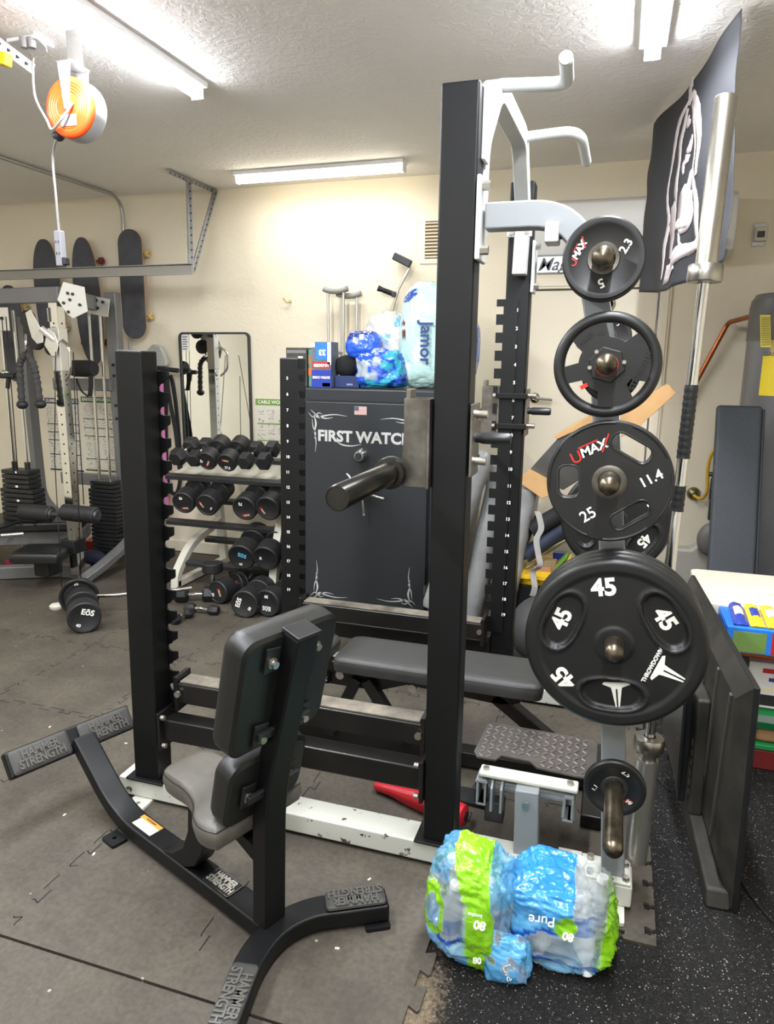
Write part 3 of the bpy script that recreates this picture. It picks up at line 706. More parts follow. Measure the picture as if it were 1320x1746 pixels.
big_plate('second big black 45 plate, just behind the outermost one on the near peg', XP, 1.880, .848, 'big plates on the near peg', front=False)
big_plate('innermost big black 45 plate on the near peg, next to the gray upright', XP, 1.921, .848, 'big plates on the near peg', front=False)
big_plate('big black 45 plate on the far upright, seen behind the 25 plate', up_x(.93), 3.10, .905, 'big plates on the far peg', spin=2.9)
# ribbed shading rings are modelled: 5 pound plates at the top
def small_plate(label, x, y, z, R, th, group, texts, bore=.026):
    t = plate_root(label, x, y, z, group)
    part(t, 'disc', MB().lathe(flat_disc(R, bore, th), (0, 0, 0), (0, 0, 1), 72), M_urethane)
    part(t, 'hub_ring', MB().lathe([(bore - .0005, th - .012), (bore - .0005, th - .003), (bore + .008, th - .002), (bore + .010, th - .0055)], (0, 0, 0), (0, 0, 1), 40), M_raw if bore > .028 else M_darkmetal)
    for f in texts: f(t, th - .0055)
    return t
xq = W(1029, 447, 1.86).x
small_plate('outermost small black 5 plate on the top near peg, red and white lettering', xq, 1.872, 1.795, .096, .026, 'small plates on the top near peg',
    [lambda p, z: umax(p, .062, 166, z, .021, 62), lambda p, z: ltext(p, '2.3', .027, .056, 28, z, M_ink, 60, bold=.0005), lambda p, z: ltext(p, '5', .03, .056, 268, z, M_ink, -155, bold=.0006)], bore=.0285)
small_plate('second small black plate tucked behind the top 5 plate', xq, 1.90, 1.793, .096, .026, 'small plates on the top near peg', [], bore=.0285)
small_plate('small black plate with red lettering on the far upright below the top peg', up_x(1.64) , 3.10, 1.655, .09, .024, 'small plates on the far peg', [lambda p, z: umax(p, .055, -35, z, .021, -20), lambda p, z: ltext(p, '5', .03, .062, 60, z, M_ink, 20)])
def wheel_plate():
    R = .126; x, z = W(1035, 622, 1.83).x, 1.547
    t = plate_root('black four-spoke 10 pound grip plate like a steering wheel, below the top plates', x, 1.845, z, None)
    t['label'] = 'black steering-wheel style grip plate with four spokes on the second near peg'
    part(t, 'rim', MB().tube([((R - .013) * math.cos(a), (R - .013) * math.sin(a), .012) for a in (2 * PI * k / 72 for k in range(72))], .0135, 12, closed=True), M_urethane)
    sp = [arc((0, 0), R - .014, 0, 2 * PI, 72)[:-1]]
    for a0, a1 in ((48, 96), (146, 184), (207, 262), (310, 338)):
        a0, a1 = math.radians(a0), math.radians(a1)
        sp.append(arc((0, 0), R - .026, a0, a1, 10) + arc((0, 0), .066, a1 - .12, a0 + .12, 8))
    me = curve_mesh(sp, .005, .001); me.transform(Matrix.Translation((0, 0, .010))); part(t, 'spoke_web', me, M_urethane)
    part(t, 'hub', MB().cyl((0, 0, 0), (0, 0, .024), .045, n=6, smooth=False), M_urethane, 0.003)
    part(t, 'hub_ring', MB().lathe([(.0255, .02), (.0255, .026), (.0265, .026), (.027, .024)], (0, 0, 0), (0, 0, 1), 36), M_red)
    for a in (10, 130, 190): part(t, 'screw', MB().cyl((.04 * math.cos(math.radians(a)), .04 * math.sin(math.radians(a)), .022), (.04 * math.cos(math.radians(a)), .04 * math.sin(math.radians(a)), .027), .005, n=10), M_bolt)
    me = text_mesh('STRENGTH', .019, .0016, bold=.0008); me.transform(Matrix.Translation((.078, -.014, .0165)) @ Matrix.Rotation(math.radians(68), 4, 'Z')); part(t, 'lettering', me, M_urethane)
    me = text_mesh('SPORTS', .014, .0016, bold=.0008); me.transform(Matrix.Translation((-.055, .058, .0165)) @ Matrix.Rotation(math.radians(45), 4, 'Z')); part(t, 'lettering', me, M_urethane)
    me = text_mesh('10', .02, .0016, bold=.0008); me.transform(Matrix.Translation((-.02, .078, .0165))); part(t, 'lettering', me, M_urethane)
    part(t, 'red_tab', MB().box((-.05, -.052, .018), (.018, .01, .004), Euler((0, 0, .5))), M_red, 0.001)
    return t
wheel_plate()
t = plate_root('black four-spoke grip plate behind the steering-wheel plate on the same peg', W(1035, 622, 1.83).x + .01, 1.88, W(1035, 622, 1.83).z - .02, None)
part(t, 'disc', MB().lathe(flat_disc(.07, .026, .02), (0, 0, 0), (0, 0, 1), 60), M_urethane); t['label'] = 'smaller black plate tucked behind the steering-wheel style plate'
def plate25():
    R = .153; x, z = W(1039, 820, 1.83).x, 1.262
    t = plate_root('black three-slot 25 plate with red and white lettering above the big 45 plate', x, 1.86, z, None)
    slots = []
    for a, w, h in ((62, .105, .045), (183, .085, .052), (305, .105, .042)):
        a = math.radians(a); h *= 1.05; c = (.098 * math.cos(a), .098 * math.sin(a)); rot = a - PI / 2; pts = rrect(w, h, .02, 5)
        slots.append([(c[0] + p[0] * math.cos(rot) - p[1] * math.sin(rot), c[1] + p[0] * math.sin(rot) + p[1] * math.cos(rot)) for p in pts])
    me = curve_mesh([arc((0, 0), R - .004, 0, 2 * PI, 96)[:-1], arc((0, 0), .027, 0, 2 * PI, 36)[:-1]] + slots, .012, .0035); me.transform(Matrix.Translation((0, 0, .0155))); part(t, 'disc', me, M_urethane)
    for sl in slots:
        part(t, 'grip_lip', MB().tube([(a, b, .0295) for a, b in sl], .0028, 8, closed=True), M_darkmetal if sl is slots[1] else M_urethane)
    for a0 in (28, 88, 148, 208, 268, 328):
        part(t, 'rim_lug', MB().lathe([(0, 0)], (0, 0, 0), (0, 0, 1), 3) if False else MB().tube([((R - .006) * math.cos(math.radians(a0 + k * 4)), (R - .006) * math.sin(math.radians(a0 + k * 4)), .029) for k in range(12)], .005, 8), M_urethane)
    part(t, 'hub_ring', MB().lathe([(.0262, .02), (.0262, .033), (.03, .034), (.038, .032), (.042, .031)], (0, 0, 0), (0, 0, 1), 40), M_raw)
    z = .0315
    umax(t, .092, 124, z, .032, 28)
    ltext(t, '11.4', .034, .098, 8, z, M_ink, 32, bold=.0006); ltext(t, '25', .040, .098, 243, z, M_ink, 35, bold=.0004)
    return t
plate25()
small_plate('small black 2.5 plate on the lowest near peg, in front of the upright barbell', up_x(.42) + .004, 1.86, .418, .082, .02, 'lowest peg plate',
    [lambda p, z: ltext(p, '2.5', .019, .056, 62, z, M_ink, -30), lambda p, z: ltext(p, '1.1', .017, .052, 190, z, M_ink, 60), lambda p, z: umax(p, .055, -40, z, .014, -28)])

# ================================================================== ADJUSTABLE BENCH IN THE RACK
def pad(w, l, h, r=.03, rv=.02):      # padded board, centred, w along x, l along y, top at z=0
    o = rrect(w, l, r, 6); m = MB(); n = len(o); rings = []
    prof = [(.012, -h), (.002, -h + .006), (0, -h * .55), (.001, -rv), (rv * .3, -rv * .35), (rv, 0), (rv * 2.2, .002)]
    for ins, z in prof:
        rings.append([(p[0] * (1 - 2 * ins / w), p[1] * (1 - 2 * ins / l), z) for p in o])
    vs_ = [v for rg in rings for v in rg]
    m.add(vs_, [(i * n + k, i * n + (k + 1) % n, (i + 1) * n + (k + 1) % n, (i + 1) * n + k) for i in range(len(prof) - 1) for k in range(n)], True)
    m.add(rings[-1], [tuple(range(n))], True); m.add(rings[0], [tuple(range(n))[::-1]])
    return m
def moved(mb, T):
    mb.v = [T @ v for v in mb.v]; return mb
def piping(w, l, r, z, rr=.0022, ins=.004):
    o = rrect(w - 2 * ins, l - 2 * ins, r, 6); return MB().tube([(a, b, z) for a, b in o], rr, 6, closed=True)
bn = thing('adjustable_bench', 'black adjustable weight bench lying flat between the rack posts', 'weight bench', (-.8, 2.5, 0))
T = Matrix.Translation((-.575, 2.495, .435))
bp_ = part(bn, 'back_pad', moved(pad(.80, .265, .062, .035), T), M_vinylg); part(bp_, 'piping', moved(piping(.80, .265, .035, -.014), T), M_vinyl)
T = Matrix.Translation((-1.20, 2.50, .445)) @ Matrix.Rotation(math.radians(8), 4, 'Y')
sp_ = part(bn, 'seat_pad', moved(pad(.36, .27, .06, .045), T), M_vinylg); part(sp_, 'piping', moved(piping(.36, .27, .045, -.014), T), M_vinyl)
m = MB(); m.prism([(-1.02, .37), (-.3, .37), (-.26, .355), (-.26, .31), (-.33, .29), (-.70, .315), (-.82, .27), (-1.02, .27), (-1.13, .33), (-1.13, .37)], (0, 2.47, 0), XA, ZA, -.05)
part(bn, 'under_frame', m, M_blackworn, 0.006)
m = MB(); m.beam((-.36, 2.5, .32), (-.08, 2.5, .12), .06, .05); part(bn, 'rear_strut', m, M_blackworn, 0.005)
m = MB(); m.beam((-.86, 2.46, .32), (-.70, 2.46, .08), .045, .045); part(bn, 'brace', m, M_blackworn, 0.004)
m = MB(); m.beam((-.9, 2.46, .32), (-1.02, 2.46, .06), .045, .045); part(bn, 'brace', m, M_blackworn, 0.004)
m = MB(); m.beam((-1.3, 2.5, .045), (.02, 2.5, .045), .07, .06); part(bn, 'floor_beam', m, M_blackworn, 0.005)
for x in (-1.3, .02): part(bn, 'foot', MB().b2((x - .035, 2.25, .0), (x + .035, 2.75, .05)), M_blackworn, 0.006)
part(bn, 'chrome_link', MB().beam((-1.22, 2.46, .31), (-1.02, 2.46, .30), .05, .008), M_chrome, 0.002)
m = MB(); m.tube(fillet([(-1.12, 2.455, .38), (-1.1, 2.455, .30), (-1.02, 2.455, .3)], .05), .02); part(bn, 'hinge_arm', m, M_blackworn)
for x, z in ((-.955, .345), (-.66, .335)): part(bn, 'bolt', MB().cyl((x, 2.418, z), (x, 2.406, z), .017, n=20), M_bolt)
part(bn, 'pull_handle', MB().cyl((-1.4, 2.36, .37), (-1.34, 2.40, .37), .014), M_plastic)

# ================================================================== UTILITY BENCH WITH UPRIGHT BACK (local: x toward the back post, y across, z up)
ub = thing('utility_bench', 'black upright-back utility bench with foot grips at the near left', 'utility bench', (-.80, 1.49, 0), rot=Euler((0, 0, math.atan2(-.37, .93))), world=False)
SP = fillet([(-.0, 0, .036), (-.70, 0, .036), (-.90, 0, .155), (-.985, 0, .245)], .16, 8)
SP = fillet([(-.0, 0, .038), (-.745, 0, .038), (-.985, 0, .235)], .13, 10)
m = MB(); m.sweep(SP, .078, .05, (0, 1, 0)); part(ub, 'spine_tube', m, M_black, 0.008)
T = frame((-1.015, -.012, .222), (0, 1, 0), (-.55, 0, .83))
part(ub, 'foot_bar', moved(MB().b2((-.235, -.046, -.022), (.215, .046, .018)), T), M_black, 0.008)
M_grip = mat('rubber_grip', '#3a3936', .55, 0, .1, 9, .3, 500)
def grip(T, l=.19, w=.074, flip=False):
    g = part(ub, 'rubber_grip', moved(pad(l, w, .012, .012, .005), T), M_grip)
    me = text_mesh('HAMMER\nSTRENGTH', .040, .003, bold=.0012, spacing=.93, line=.78)
    me.transform(T @ Matrix.Translation((0, 0, .003)) @ (Matrix.Rotation(PI, 4, 'Z') if flip else Matrix.Identity(4)) @ Matrix.Diagonal((.82, 1, 1, 1)))
    part(g, 'raised_lettering', me, mat('raised_rubber', '#55534e', .35, 0))
grip(T @ Matrix.Translation((-.128, 0, .030)), .20, .084); grip(T @ Matrix.Translation((.108, 0, .030)), .20, .084)
part(ub, 'rivet', MB().lathe([(0, .006), (.006, .006), (.011, .003), (.012, 0)], (-.90, .0, .182), (-.5, 0, .85), 20), M_dgray)
# curved rear foot bar
arcp = smooth_path([(.255, .245, .037), (.16, .19, .037), (.075, .09, .037), (.045, 0, .037), (.07, -.10, .037), (.13, -.22, .037), (.17, -.31, .037)], 8)
arcp = smooth_path([(.195, .27, .037), (.13, .19, .037), (.06, .10, .037), (.035, 0, .037), (.06, -.11, .037), (.13, -.23, .037), (.20, -.34, .037)], 8)
m = MB(); m.sweep(arcp, .05, .078, (0, 0, 1)); part(ub, 'rear_foot_bar', m, M_black, 0.008)
def along(i, j): a, b = Vector(arcp[i]), Vector(arcp[j]); return (b - a).normalized()
d = along(0, 10); c = Vector(arcp[8]); T = frame((c.x, c.y, .068), -d, (d.y, -d.x, 0)); T = frame(((arcp[1].x + arcp[13].x) / 2, (arcp[1].y + arcp[13].y) / 2, .0745), along(1, 13), Vector((-along(1, 13).y, along(1, 13).x, 0)))
grip(T, .17, .07, False)
d = along(32, 46); T = frame(((arcp[33].x + arcp[47].x) / 2, (arcp[33].y + arcp[47].y) / 2, .0745), d, Vector((-d.y, d.x, 0)))
grip(T, .20, .07, False)
for x, y, a in ((.195, .225, .9), (.13, -.31, -.9), (.225, -.27, -.9), (-.69, -.062, 0)):
    o = [rrect(.07, .055, .006, 2), arc((0, 0), .008, 0, 2 * PI, 10)[:-1]]
    me = curve_mesh(o, .005); me.transform(Matrix.Translation((x, y, .0055)) @ Matrix.Rotation(a, 4, 'Z')); part(ub, 'floor_tab', me, M_black)
m = MB(); m.sweep(fillet([(.0, 0, .05), (.015, 0, .46), (.145, 0, .925)], .12, 7), .072, .055, (0, 1, 0))
part(ub, 'back_post', m, M_black, 0.006)
part(ub, 'post_cap', moved(MB().box((0, 0, 0), (.06, .077, .012)), Matrix.Translation((.146, 0, .93)) @ Matrix.Rotation(.27, 4, 'Y')), M_plastic, 0.004)
lean = .235
def backpad(zc, xc, w, h, th, r):
    # pad local: x across (bench y), y up, z out toward the sitter (-x)
    T = frame((xc, 0, zc), (0, -1, 0), (math.sin(lean), 0, math.cos(lean))) @ Matrix.Translation((0, 0, 0))
    p = part(ub, 'back_pad', moved(pad(w, h, th, r, .018), T), M_vinyl)
    part(p, 'piping', moved(piping(w, h, r, -.016), T), M_vinyl); part(p, 'piping', moved(piping(w, h, r, -th + .008), T), M_vinyl)
    return p, T
pu, TU = backpad(.79, .012, .31, .33, .078, .04)
pl, TL_ = backpad(.495, -.058, .265, .20, .068, .045)
for tt, ys in ((TU, (.105, -.11)), (TL_, (.0,))):
    for y in ys:
        for s in (-1, 1):
            c = tt @ Vector((s * .075, y, -.084)) ; bk = part(ub, 'pad_bracket', moved(MB().prism([(-.022, -.035), (.022, -.035), (.022, .035), (-.022, .028)], (0, 0, 0), XA, YA, .006), tt @ Matrix.Translation((s * .07, y, -.088 if tt is TU else -.078))), M_plastic, 0.002)
            part(bk, 'bolt', moved(MB().lathe([(0, -.012), (.009, -.012), (.009, -.002), (.014, -.001), (.014, .003)], (0, 0, 0), ZA, 16), tt @ Matrix.Translation((s * .07, y - .008, -.09 if tt is TU else -.08))), M_bolt)
    part(ub, 'cross_bracket', moved(MB().b2((-.085, min(ys) - .012, -.098), (.085, min(ys) + .012, -.086)), tt), M_plastic, 0.002)
# seat: a saddle shape
half = [(-.405, .055), (-.385, .078), (-.34, .086), (-.27, .088), (-.20, .11), (-.15, .145), (-.10, .16), (-.055, .15), (-.045, .12)]
ol = [(-.41, .02)] + half; outline = ol + [(x, -y) for x, y in reversed(ol)]
o3 = smooth_path([(x, y, 0) for x, y in outline] + [(*outline[0], 0)], 3)[:-1]; n = len(o3); cen = Vector((-.2, 0, 0)); rings = []
for ins, z in ((.03, -.07), (.008, -.062), (0, -.035), (.004, -.014), (.016, -.003), (.04, .0), (.075, .002)):
    rings += [(cen + (p - cen) * (1 - ins / max((p - cen).length, .05))) + Vector((.028, 0, .402 + z)) for p in o3]
m = MB(); m.add(rings, [(i * n + k, i * n + (k + 1) % n, (i + 1) * n + (k + 1) % n, (i + 1) * n + k) for i in range(6) for k in range(n)], True); m.add(rings[-n:], [tuple(range(n))], True); m.add(rings[:n], [tuple(range(n))[::-1]])
st = part(ub, 'seat_pad', m, M_seat)
part(st, 'piping', MB().tube([cen + (p - cen) * .97 + Vector((.028, 0, .390)) for p in o3], .0022, 6, closed=True), M_vinyl)
pd = [(-.47, .06), (-.40, .085), (-.345, .13), (-.315, .2), (-.305, .325), (-.20, .325), (-.215, .24), (-.245, .16), (-.29, .09), (-.345, .06)]
m = MB(); m.prism(pd, (0, .035, 0), XA, ZA, .07); part(ub, 'seat_stem', m, M_black, 0.006)
part(ub, 'seat_strut', MB().beam((-.17, 0, .315), (-.01, 0, .25), .05, .04), M_black, 0.004)
# plates and stickers on the spine
sx = MB(); sx.box((-.20, 0, .0645), (.115, .062, .003)); dk = part(ub, 'name_plate', sx, mat('name_plate_black', '#1a1a1a', .3), 0.001)
fr = MB(); 
for a, b in (((-.258, -.031), (-.142, -.029)), ((-.258, .029), (-.142, .031)), ((-.258, -.031), (-.256, .031)), ((-.144, -.031), (-.142, .031))): fr.b2((*a, .066), (*b, .0668))
part(dk, 'silver_border', fr, M_steel)
me = text_mesh('HAMMER\nSTRENGTH', .030, .0006, bold=.0012, line=.8, spacing=.92); me.transform(Matrix.Translation((-.2, 0, .0672)) @ Matrix.Diagonal((.75, 1, 1, 1))); part(dk, 'lettering', me, mat('silver_letters', '#c8c4b8', .4, .6))
st_ = part(ub, 'warning_sticker', MB().box((-.60, .004, .0640), (.11, .05, .0012)), mat('sticker_white', '#d9d6d0', .5), 0)
part(st_, 'orange_band', MB().box((-.60, .021, .0648), (.11, .016, .0008)), mat('sticker_orange', '#d98a35', .5))
me = text_mesh('WARNING', .011, .0002, bold=.0003); me.transform(Matrix.Translation((-.60, .021, .0655))); part(st_, 'lettering', me, mat('dark_ink', '#2c2622', .5))

# ================================================================== BOTTLED WATER IN CRUMPLED WRAP
random.seed(11)
PRINT_GREEN, PRINT_BLUE, PRINT_SKY, PRINT_DEEP = lin('#8fd41c'), lin('#2f8fd8'), lin('#6fbdec'), lin('#1552b4')
def film(c, a): return (c[0], c[1], c[2], a)
def fbm(p, s, o=4):
    v = 0; a = 1
    for k in range(o): v += a * noise.noise(Vector(p) * s); s *= 2.1; a *= .55
    return v
def wrap_lobe(cen, sc, design, seed, crump=.1, nu=150, nv=110, floor_z=-.008):
    m = MB(); cols = []; cen = Vector(cen); vs_ = []
    for j in range(nv + 1):
        ph = PI * j / nv
        for i in range(nu):
            th = 2 * PI * i / nu
            d = Vector((math.sin(ph) * math.cos(th), math.sin(ph) * math.sin(th), math.cos(ph)))
            q = Vector([math.copysign(abs(k) ** .72, k) for k in d])
            rdg = abs(fbm(d + Vector((seed, 0, 0)), 2.3, 3)); r2 = abs(noise.noise((d + Vector((seed * 2, 3, 0))) * 6.5)); r3 = abs(noise.noise((d + Vector((seed, 9, 1))) * 15))
            f = 1 + crump * (1.1 * fbm(d + Vector((0, seed, 0)), 1.3, 2) + .55 * (.4 - rdg) + .5 * (.3 - r2) + .22 * (.3 - r3))
            p = Vector((q.x * sc[0], q.y * sc[1], q.z * sc[2])) * f + cen
            if p.z < floor_z + .002: p.z = floor_z + .002
            vs_.append(p); cols.append(design(p, d, (p.x - cen.x) / sc[0], (p.z - cen.z) / sc[2]))
    m.add(vs_, [(j * nu + i, (j + 1) * nu + i, (j + 1) * nu + (i + 1) % nu, j * nu + (i + 1) % nu) for j in range(nv) for i in range(nu)], True)
    return vs_, cols, m.f
def add_wrap(parent, name, lobe, m):
    vs_, cols, fs = lobe; me = bpy.data.meshes.new(name); me.from_pydata([ROOTM[parent.name] @ v for v in vs_], [], fs)
    ca = me.color_attributes.new('print', 'FLOAT_COLOR', 'POINT')
    for i, c in enumerate(cols): ca.data[i].color = c
    me.polygons.foreach_set('use_smooth', [True] * len(me.polygons)); me.update()
    return part_raw(parent, name, me, m)
def part_raw(parent, name, me, m):
    o = bpy.data.objects.new(name, me); C.objects.link(o); me.materials.append(m); o.parent = parent; return o
CLEAR = film(lin('#e9f1f4'), .20)
def design_left(p, d, u, w):
    n = .07 * noise.noise(Vector((u * 3, w * 3, 4)))
    if u < -.50 + n and abs((w - .02) / .52) ** 2 + abs((u + .80) / .34) ** 2 < 1:      # handle ring
        e = abs((w - .02) / .52) ** 2 + abs((u + .80) / .34) ** 2
        return film(PRINT_GREEN, .97) if e > .36 else film(lin('#cfe4ee'), .28)
    bx = .32 + .34 * (-w if w < 0 else 0) * 0 + n + .28 * max(0, w * -.2 + .1) - .22 * max(0, w - .2)
    if -.30 + (bx - .32) < u - .12 * 0 < .62 + (bx - .32) and u > .02 + (bx - .32) - .34 * max(0, w - .35): return film(PRINT_GREEN, .96)
    if w > .35 and u > .45: return film(PRINT_SKY, .42)
    if w < -.30 + .12 * math.sin(u * 5 + 1) + n:
        if w > -.42 + .12 * math.sin(u * 5 + 1) + n: return film(PRINT_DEEP, .92)
        k = min(1, max(0, (-w - .4) / .6)); k2 = fbm((u, w, 2), 2.5, 2) * .3
        return film([a + (b - a) * min(1, max(0, k + k2)) for a, b in zip(lin('#a5d4ee'), PRINT_BLUE)], .93)
    if w > .60 and u < -.4: return film(PRINT_SKY, .4)
    return CLEAR
def design_right(p, d, u, w):
    n = .08 * noise.noise(Vector((u * 3, w * 3, 9)))
    if u > .80 + n + .1 * w: return film(PRINT_GREEN, .85)
    if w > .06 + .35 * u + n and w < 1.3 + n and -.88 < u + .15 * w < .40 + n:
        e = ((u - .26) / .24) ** 2 + ((w - .26) / .28) ** 2
        if e < 1: return film(PRINT_GREEN, .97)
        if w < .18 + .35 * u + n: return film(PRINT_DEEP, .95)
        return film([a + (b - a) * min(1, max(0, (w + .1))) for a, b in zip(PRINT_SKY, PRINT_BLUE)], .95)
    if w < -.52 + n:
        if w > -.62 + n: return film(PRINT_DEEP, .8)
        return film(lin('#8cc8ee'), .85)
    if u < -.72: return film(PRINT_SKY, .7)
    return CLEAR
M_film = attr_mat('printed_plastic_film', .16, bump=.9, bscale=26, coat=.6, bdist=.006)
wp = thing('bottled_water_pack', 'crumpled green and blue plastic wrapped pack of water bottles on the speckled floor', 'water bottles', (-.16, 1.62, -.008))
LC, LS = (-.272, 1.64, .150), (.112, .10, .158)
RC, RS = (-.055, 1.72, .112), (.155, .115, .125)
add_wrap(wp, 'plastic_wrap', wrap_lobe(LC, LS, design_left, 3.1, .16), M_film)
add_wrap(wp, 'plastic_wrap', wrap_lobe(RC, RS, design_right, 7.7, .17), M_film)
add_wrap(wp, 'plastic_wrap', wrap_lobe((-.17, 1.575, .05), (.062, .035, .06), lambda p, d, u, w: film(lin('#5fb0e6'), .9) if noise.noise(Vector((u * 2, w * 2, 1))) > -.2 else CLEAR, 5.2, .22, 70, 50), M_film)
def print_text(body, size, c, tilt, m, bold=.001, **kw):
    me = text_mesh(body, size, .0004, bold=bold, **kw); d = Vector((c[0], c[1], 0)); me.transform(frame(c, Vector((.97, .23, 0)), Vector((-.05, .2, .97))) @ Matrix.Rotation(math.radians(tilt), 4, 'Z')); part(wp, 'print', me, m)
def bottle(x, y, z, rot, name='bottle'):
    t = Matrix.Translation((x, y, z)) @ rot.to_matrix().to_4x4(); M_pet = mat('clear_plastic', '#dfe9ee', .08, 0, alpha=.38, spec=.8)
    b = part(wp, 'bottle', moved(MB().lathe([(0, 0), (.026, 0), (.031, .006), (.0305, .02), (.0285, .03), (.0305, .04), (.0305, .12), (.029, .135), (.014, .165), (.0125, .17), (.0125, .182), (0, .182)], (0, 0, 0), ZA, 24), t), M_pet)
    part(b, 'cap', moved(MB().lathe([(0, .196), (.013, .196), (.0145, .193), (.0145, .18), (.0125, .18)], (0, 0, 0), ZA, 20), t), mat('white_cap', '#eef2f4', .4))
    part(b, 'label', moved(MB().lathe([(.0309, .055), (.0311, .057), (.0311, .098), (.0309, .10)], (0, 0, 0), ZA, 24), t), mat('bottle_label', '#3f6fae', .35))
for a in ((-.33, 1.60, .02, Euler((0, .1, 0))), (-.225, 1.66, .02, Euler((.1, 0, 0))), (-.29, 1.68, .04, Euler((0, -.25, 0))), (-.07, 1.70, .185, Euler((2.9, .2, .3))), (.0, 1.70, .19, Euler((2.75, -.2, 0))), (-.10, 1.75, .02, Euler((0, .2, 0))), (.03, 1.75, .02, Euler((0, .15, 0))), (-.02, 1.77, .03, Euler((-.1, .1, 0)))): bottle(*a)
print_text('80', .030, (-.232, 1.532, .165), 172, M_ink, .0015); print_text('bottles', .013, (-.245, 1.533, .190), 172, M_ink, .0003); print_text('80', .022, (-.235, 1.535, .055), 0, M_ink, .001)
print_text('80', .028, (-.018, 1.592, .142), 168, M_ink, .0015); print_text('Pure', .036, (-.085, 1.59, .172), 176, M_ink, .0002); print_text('Life', .03, (-.155, 1.535, .045), -70, M_ink, .0)
wf_ = MB().box((0, 0, 0), (.034, .0008, .022), Euler((0, .25, 0))); wf_.v = [v + Vector((-.285, 1.548, .285)) for v in wf_.v]

# ================================================================== RIGHT SIDE: TV, TABLE, SNACK BOXES
M_tvb = mat('dusty_tv_back', '#1f1e1b', .5, 0, col2='#3b3832', nscale=5, spec=.4)
tv = thing('television', 'large black flat television standing on its edge, dusty back toward the rack', 'television', (.40, 2.55, -.008))
A, B = Vector((.415, 2.0, 0)), Vector((.348, 3.08, 0)); dv = (B - A).normalized(); nv_ = Vector((-dv.y, dv.x, 0)); nv_ = nv_ if nv_.x < 0 else -nv_; LT = (B - A).length
up_t = Vector((-.022, 0, 1)).normalized()
TV = Matrix(((dv.x, up_t.x, nv_.x, A.x), (dv.y, up_t.y, nv_.y, A.y), (0, up_t.z, 0, -.008), (0, 0, 0, 1)))   # u along, v up, w out of the back
HT = .705
part(tv, 'screen_panel', moved(MB().b2((0, 0, -.028), (LT, HT, -.012)), TV), M_plastic, 0.004)
m = MB(); m.add([TV @ Vector(v) for v in ((0.003, .003, -.012), (LT - .003, .003, -.012), (LT - .003, HT - .003, -.012), (.003, HT - .003, -.012), (.05, .10, .022), (LT - .05, .10, .022), (LT - .05, HT - .06, .022), (.05, HT - .06, .022))], [(0, 1, 5, 4), (1, 2, 6, 5), (2, 3, 7, 6), (3, 0, 4, 7), (4, 5, 6, 7)])
bk = part(tv, 'back_shell', m, M_tvb)
for u0 in (.12, .30, .48):
    part(bk, 'rib', moved(MB().beam((u0 - .03, .64, .024), (u0 + .06, .12, .024), .016, .009, up=(0, 0, 1)), TV), mat('tv_rib', '#45423c', .45), 0.002)
part(tv, 'speaker_bulge', moved(MB().prism([(.0, 0), (.02, .055), (.3, .085), (.8, .085), (1.06, .05), (1.07, 0)], (0, 0, 0), XA, YA, .07), TV @ Matrix.Translation((0, 0, -.01))), M_tvb, 0.01)
part(tv, 'electronics_housing', moved(MB().b2((.33, .08, .02), (.82, .50, .065)), TV), M_tvb, 0.012)
pr = MB()
for k in range(6): pr.b2((.345 + 0, .15 + k * .035, .064), (.358, .172 + k * .035, .068))
part(tv, 'port', moved(pr, TV), M_steel)
for u in (.36, .62):
    q = part(tv, 'mount_arm', moved(MB().b2((u - .016, .12, .075), (u + .016, .56, .10)), TV), M_plastic, 0.004)
    for v in (.2, .34, .48): part(q, 'bolt', moved(MB().cyl((u, v, .10), (u, v, .112), .010, n=10), TV), M_bolt)
part(tv, 'mount_plate', moved(MB().b2((.3, .19, .10), (.70, .5, .112)), TV), M_plastic, 0.004)
single('power_cord', 'thin black cord trailing across the speckled floor at the right edge', 'cord', MB().tube(smooth_path([G(1256, 1478, -.004), G(1268, 1508, -.004), G(1290, 1540, -.004), G(1330, 1580, -.004), G(1400, 1600, -.004)], 6), .0035, 8), M_cable)
single('power_cord', 'thin black cord looping over the floor left of the television', 'cord', MB().tube(smooth_path([G(1132, 1275, -.002), G(1114, 1300, -.002), G(1113, 1318, -.002), G(1124, 1330, -.002), G(1142, 1348, -.002)], 6), .003, 8), M_cable)

tb = thing('folding_table', 'white plastic topped folding table behind the television', 'table', (.9, 3.25, -.008))
me = curve_mesh([rrect(1.2, .50, .03, 5, (.985, 3.21)), [(p[0] * 1, p[1]) for p in rrect(.11, .035, .017, 5, (.70, 3.17))]], .018, .004)
me.transform(Matrix.Translation((0, 0, .60))); part(tb, 'tabletop', me, mat('ivory_tabletop', '#e6ddca', .45))
part(tb, 'handle_insert', MB().b2((.66, 3.155, .585), (.74, 3.185, .606)), M_plastic, .006)
for x in (.5, 1.48):
    for y in (3.03, 3.4): part(tb, 'leg', MB().cyl((x, y, -.008), (x, y, .59), .014), M_dgray)

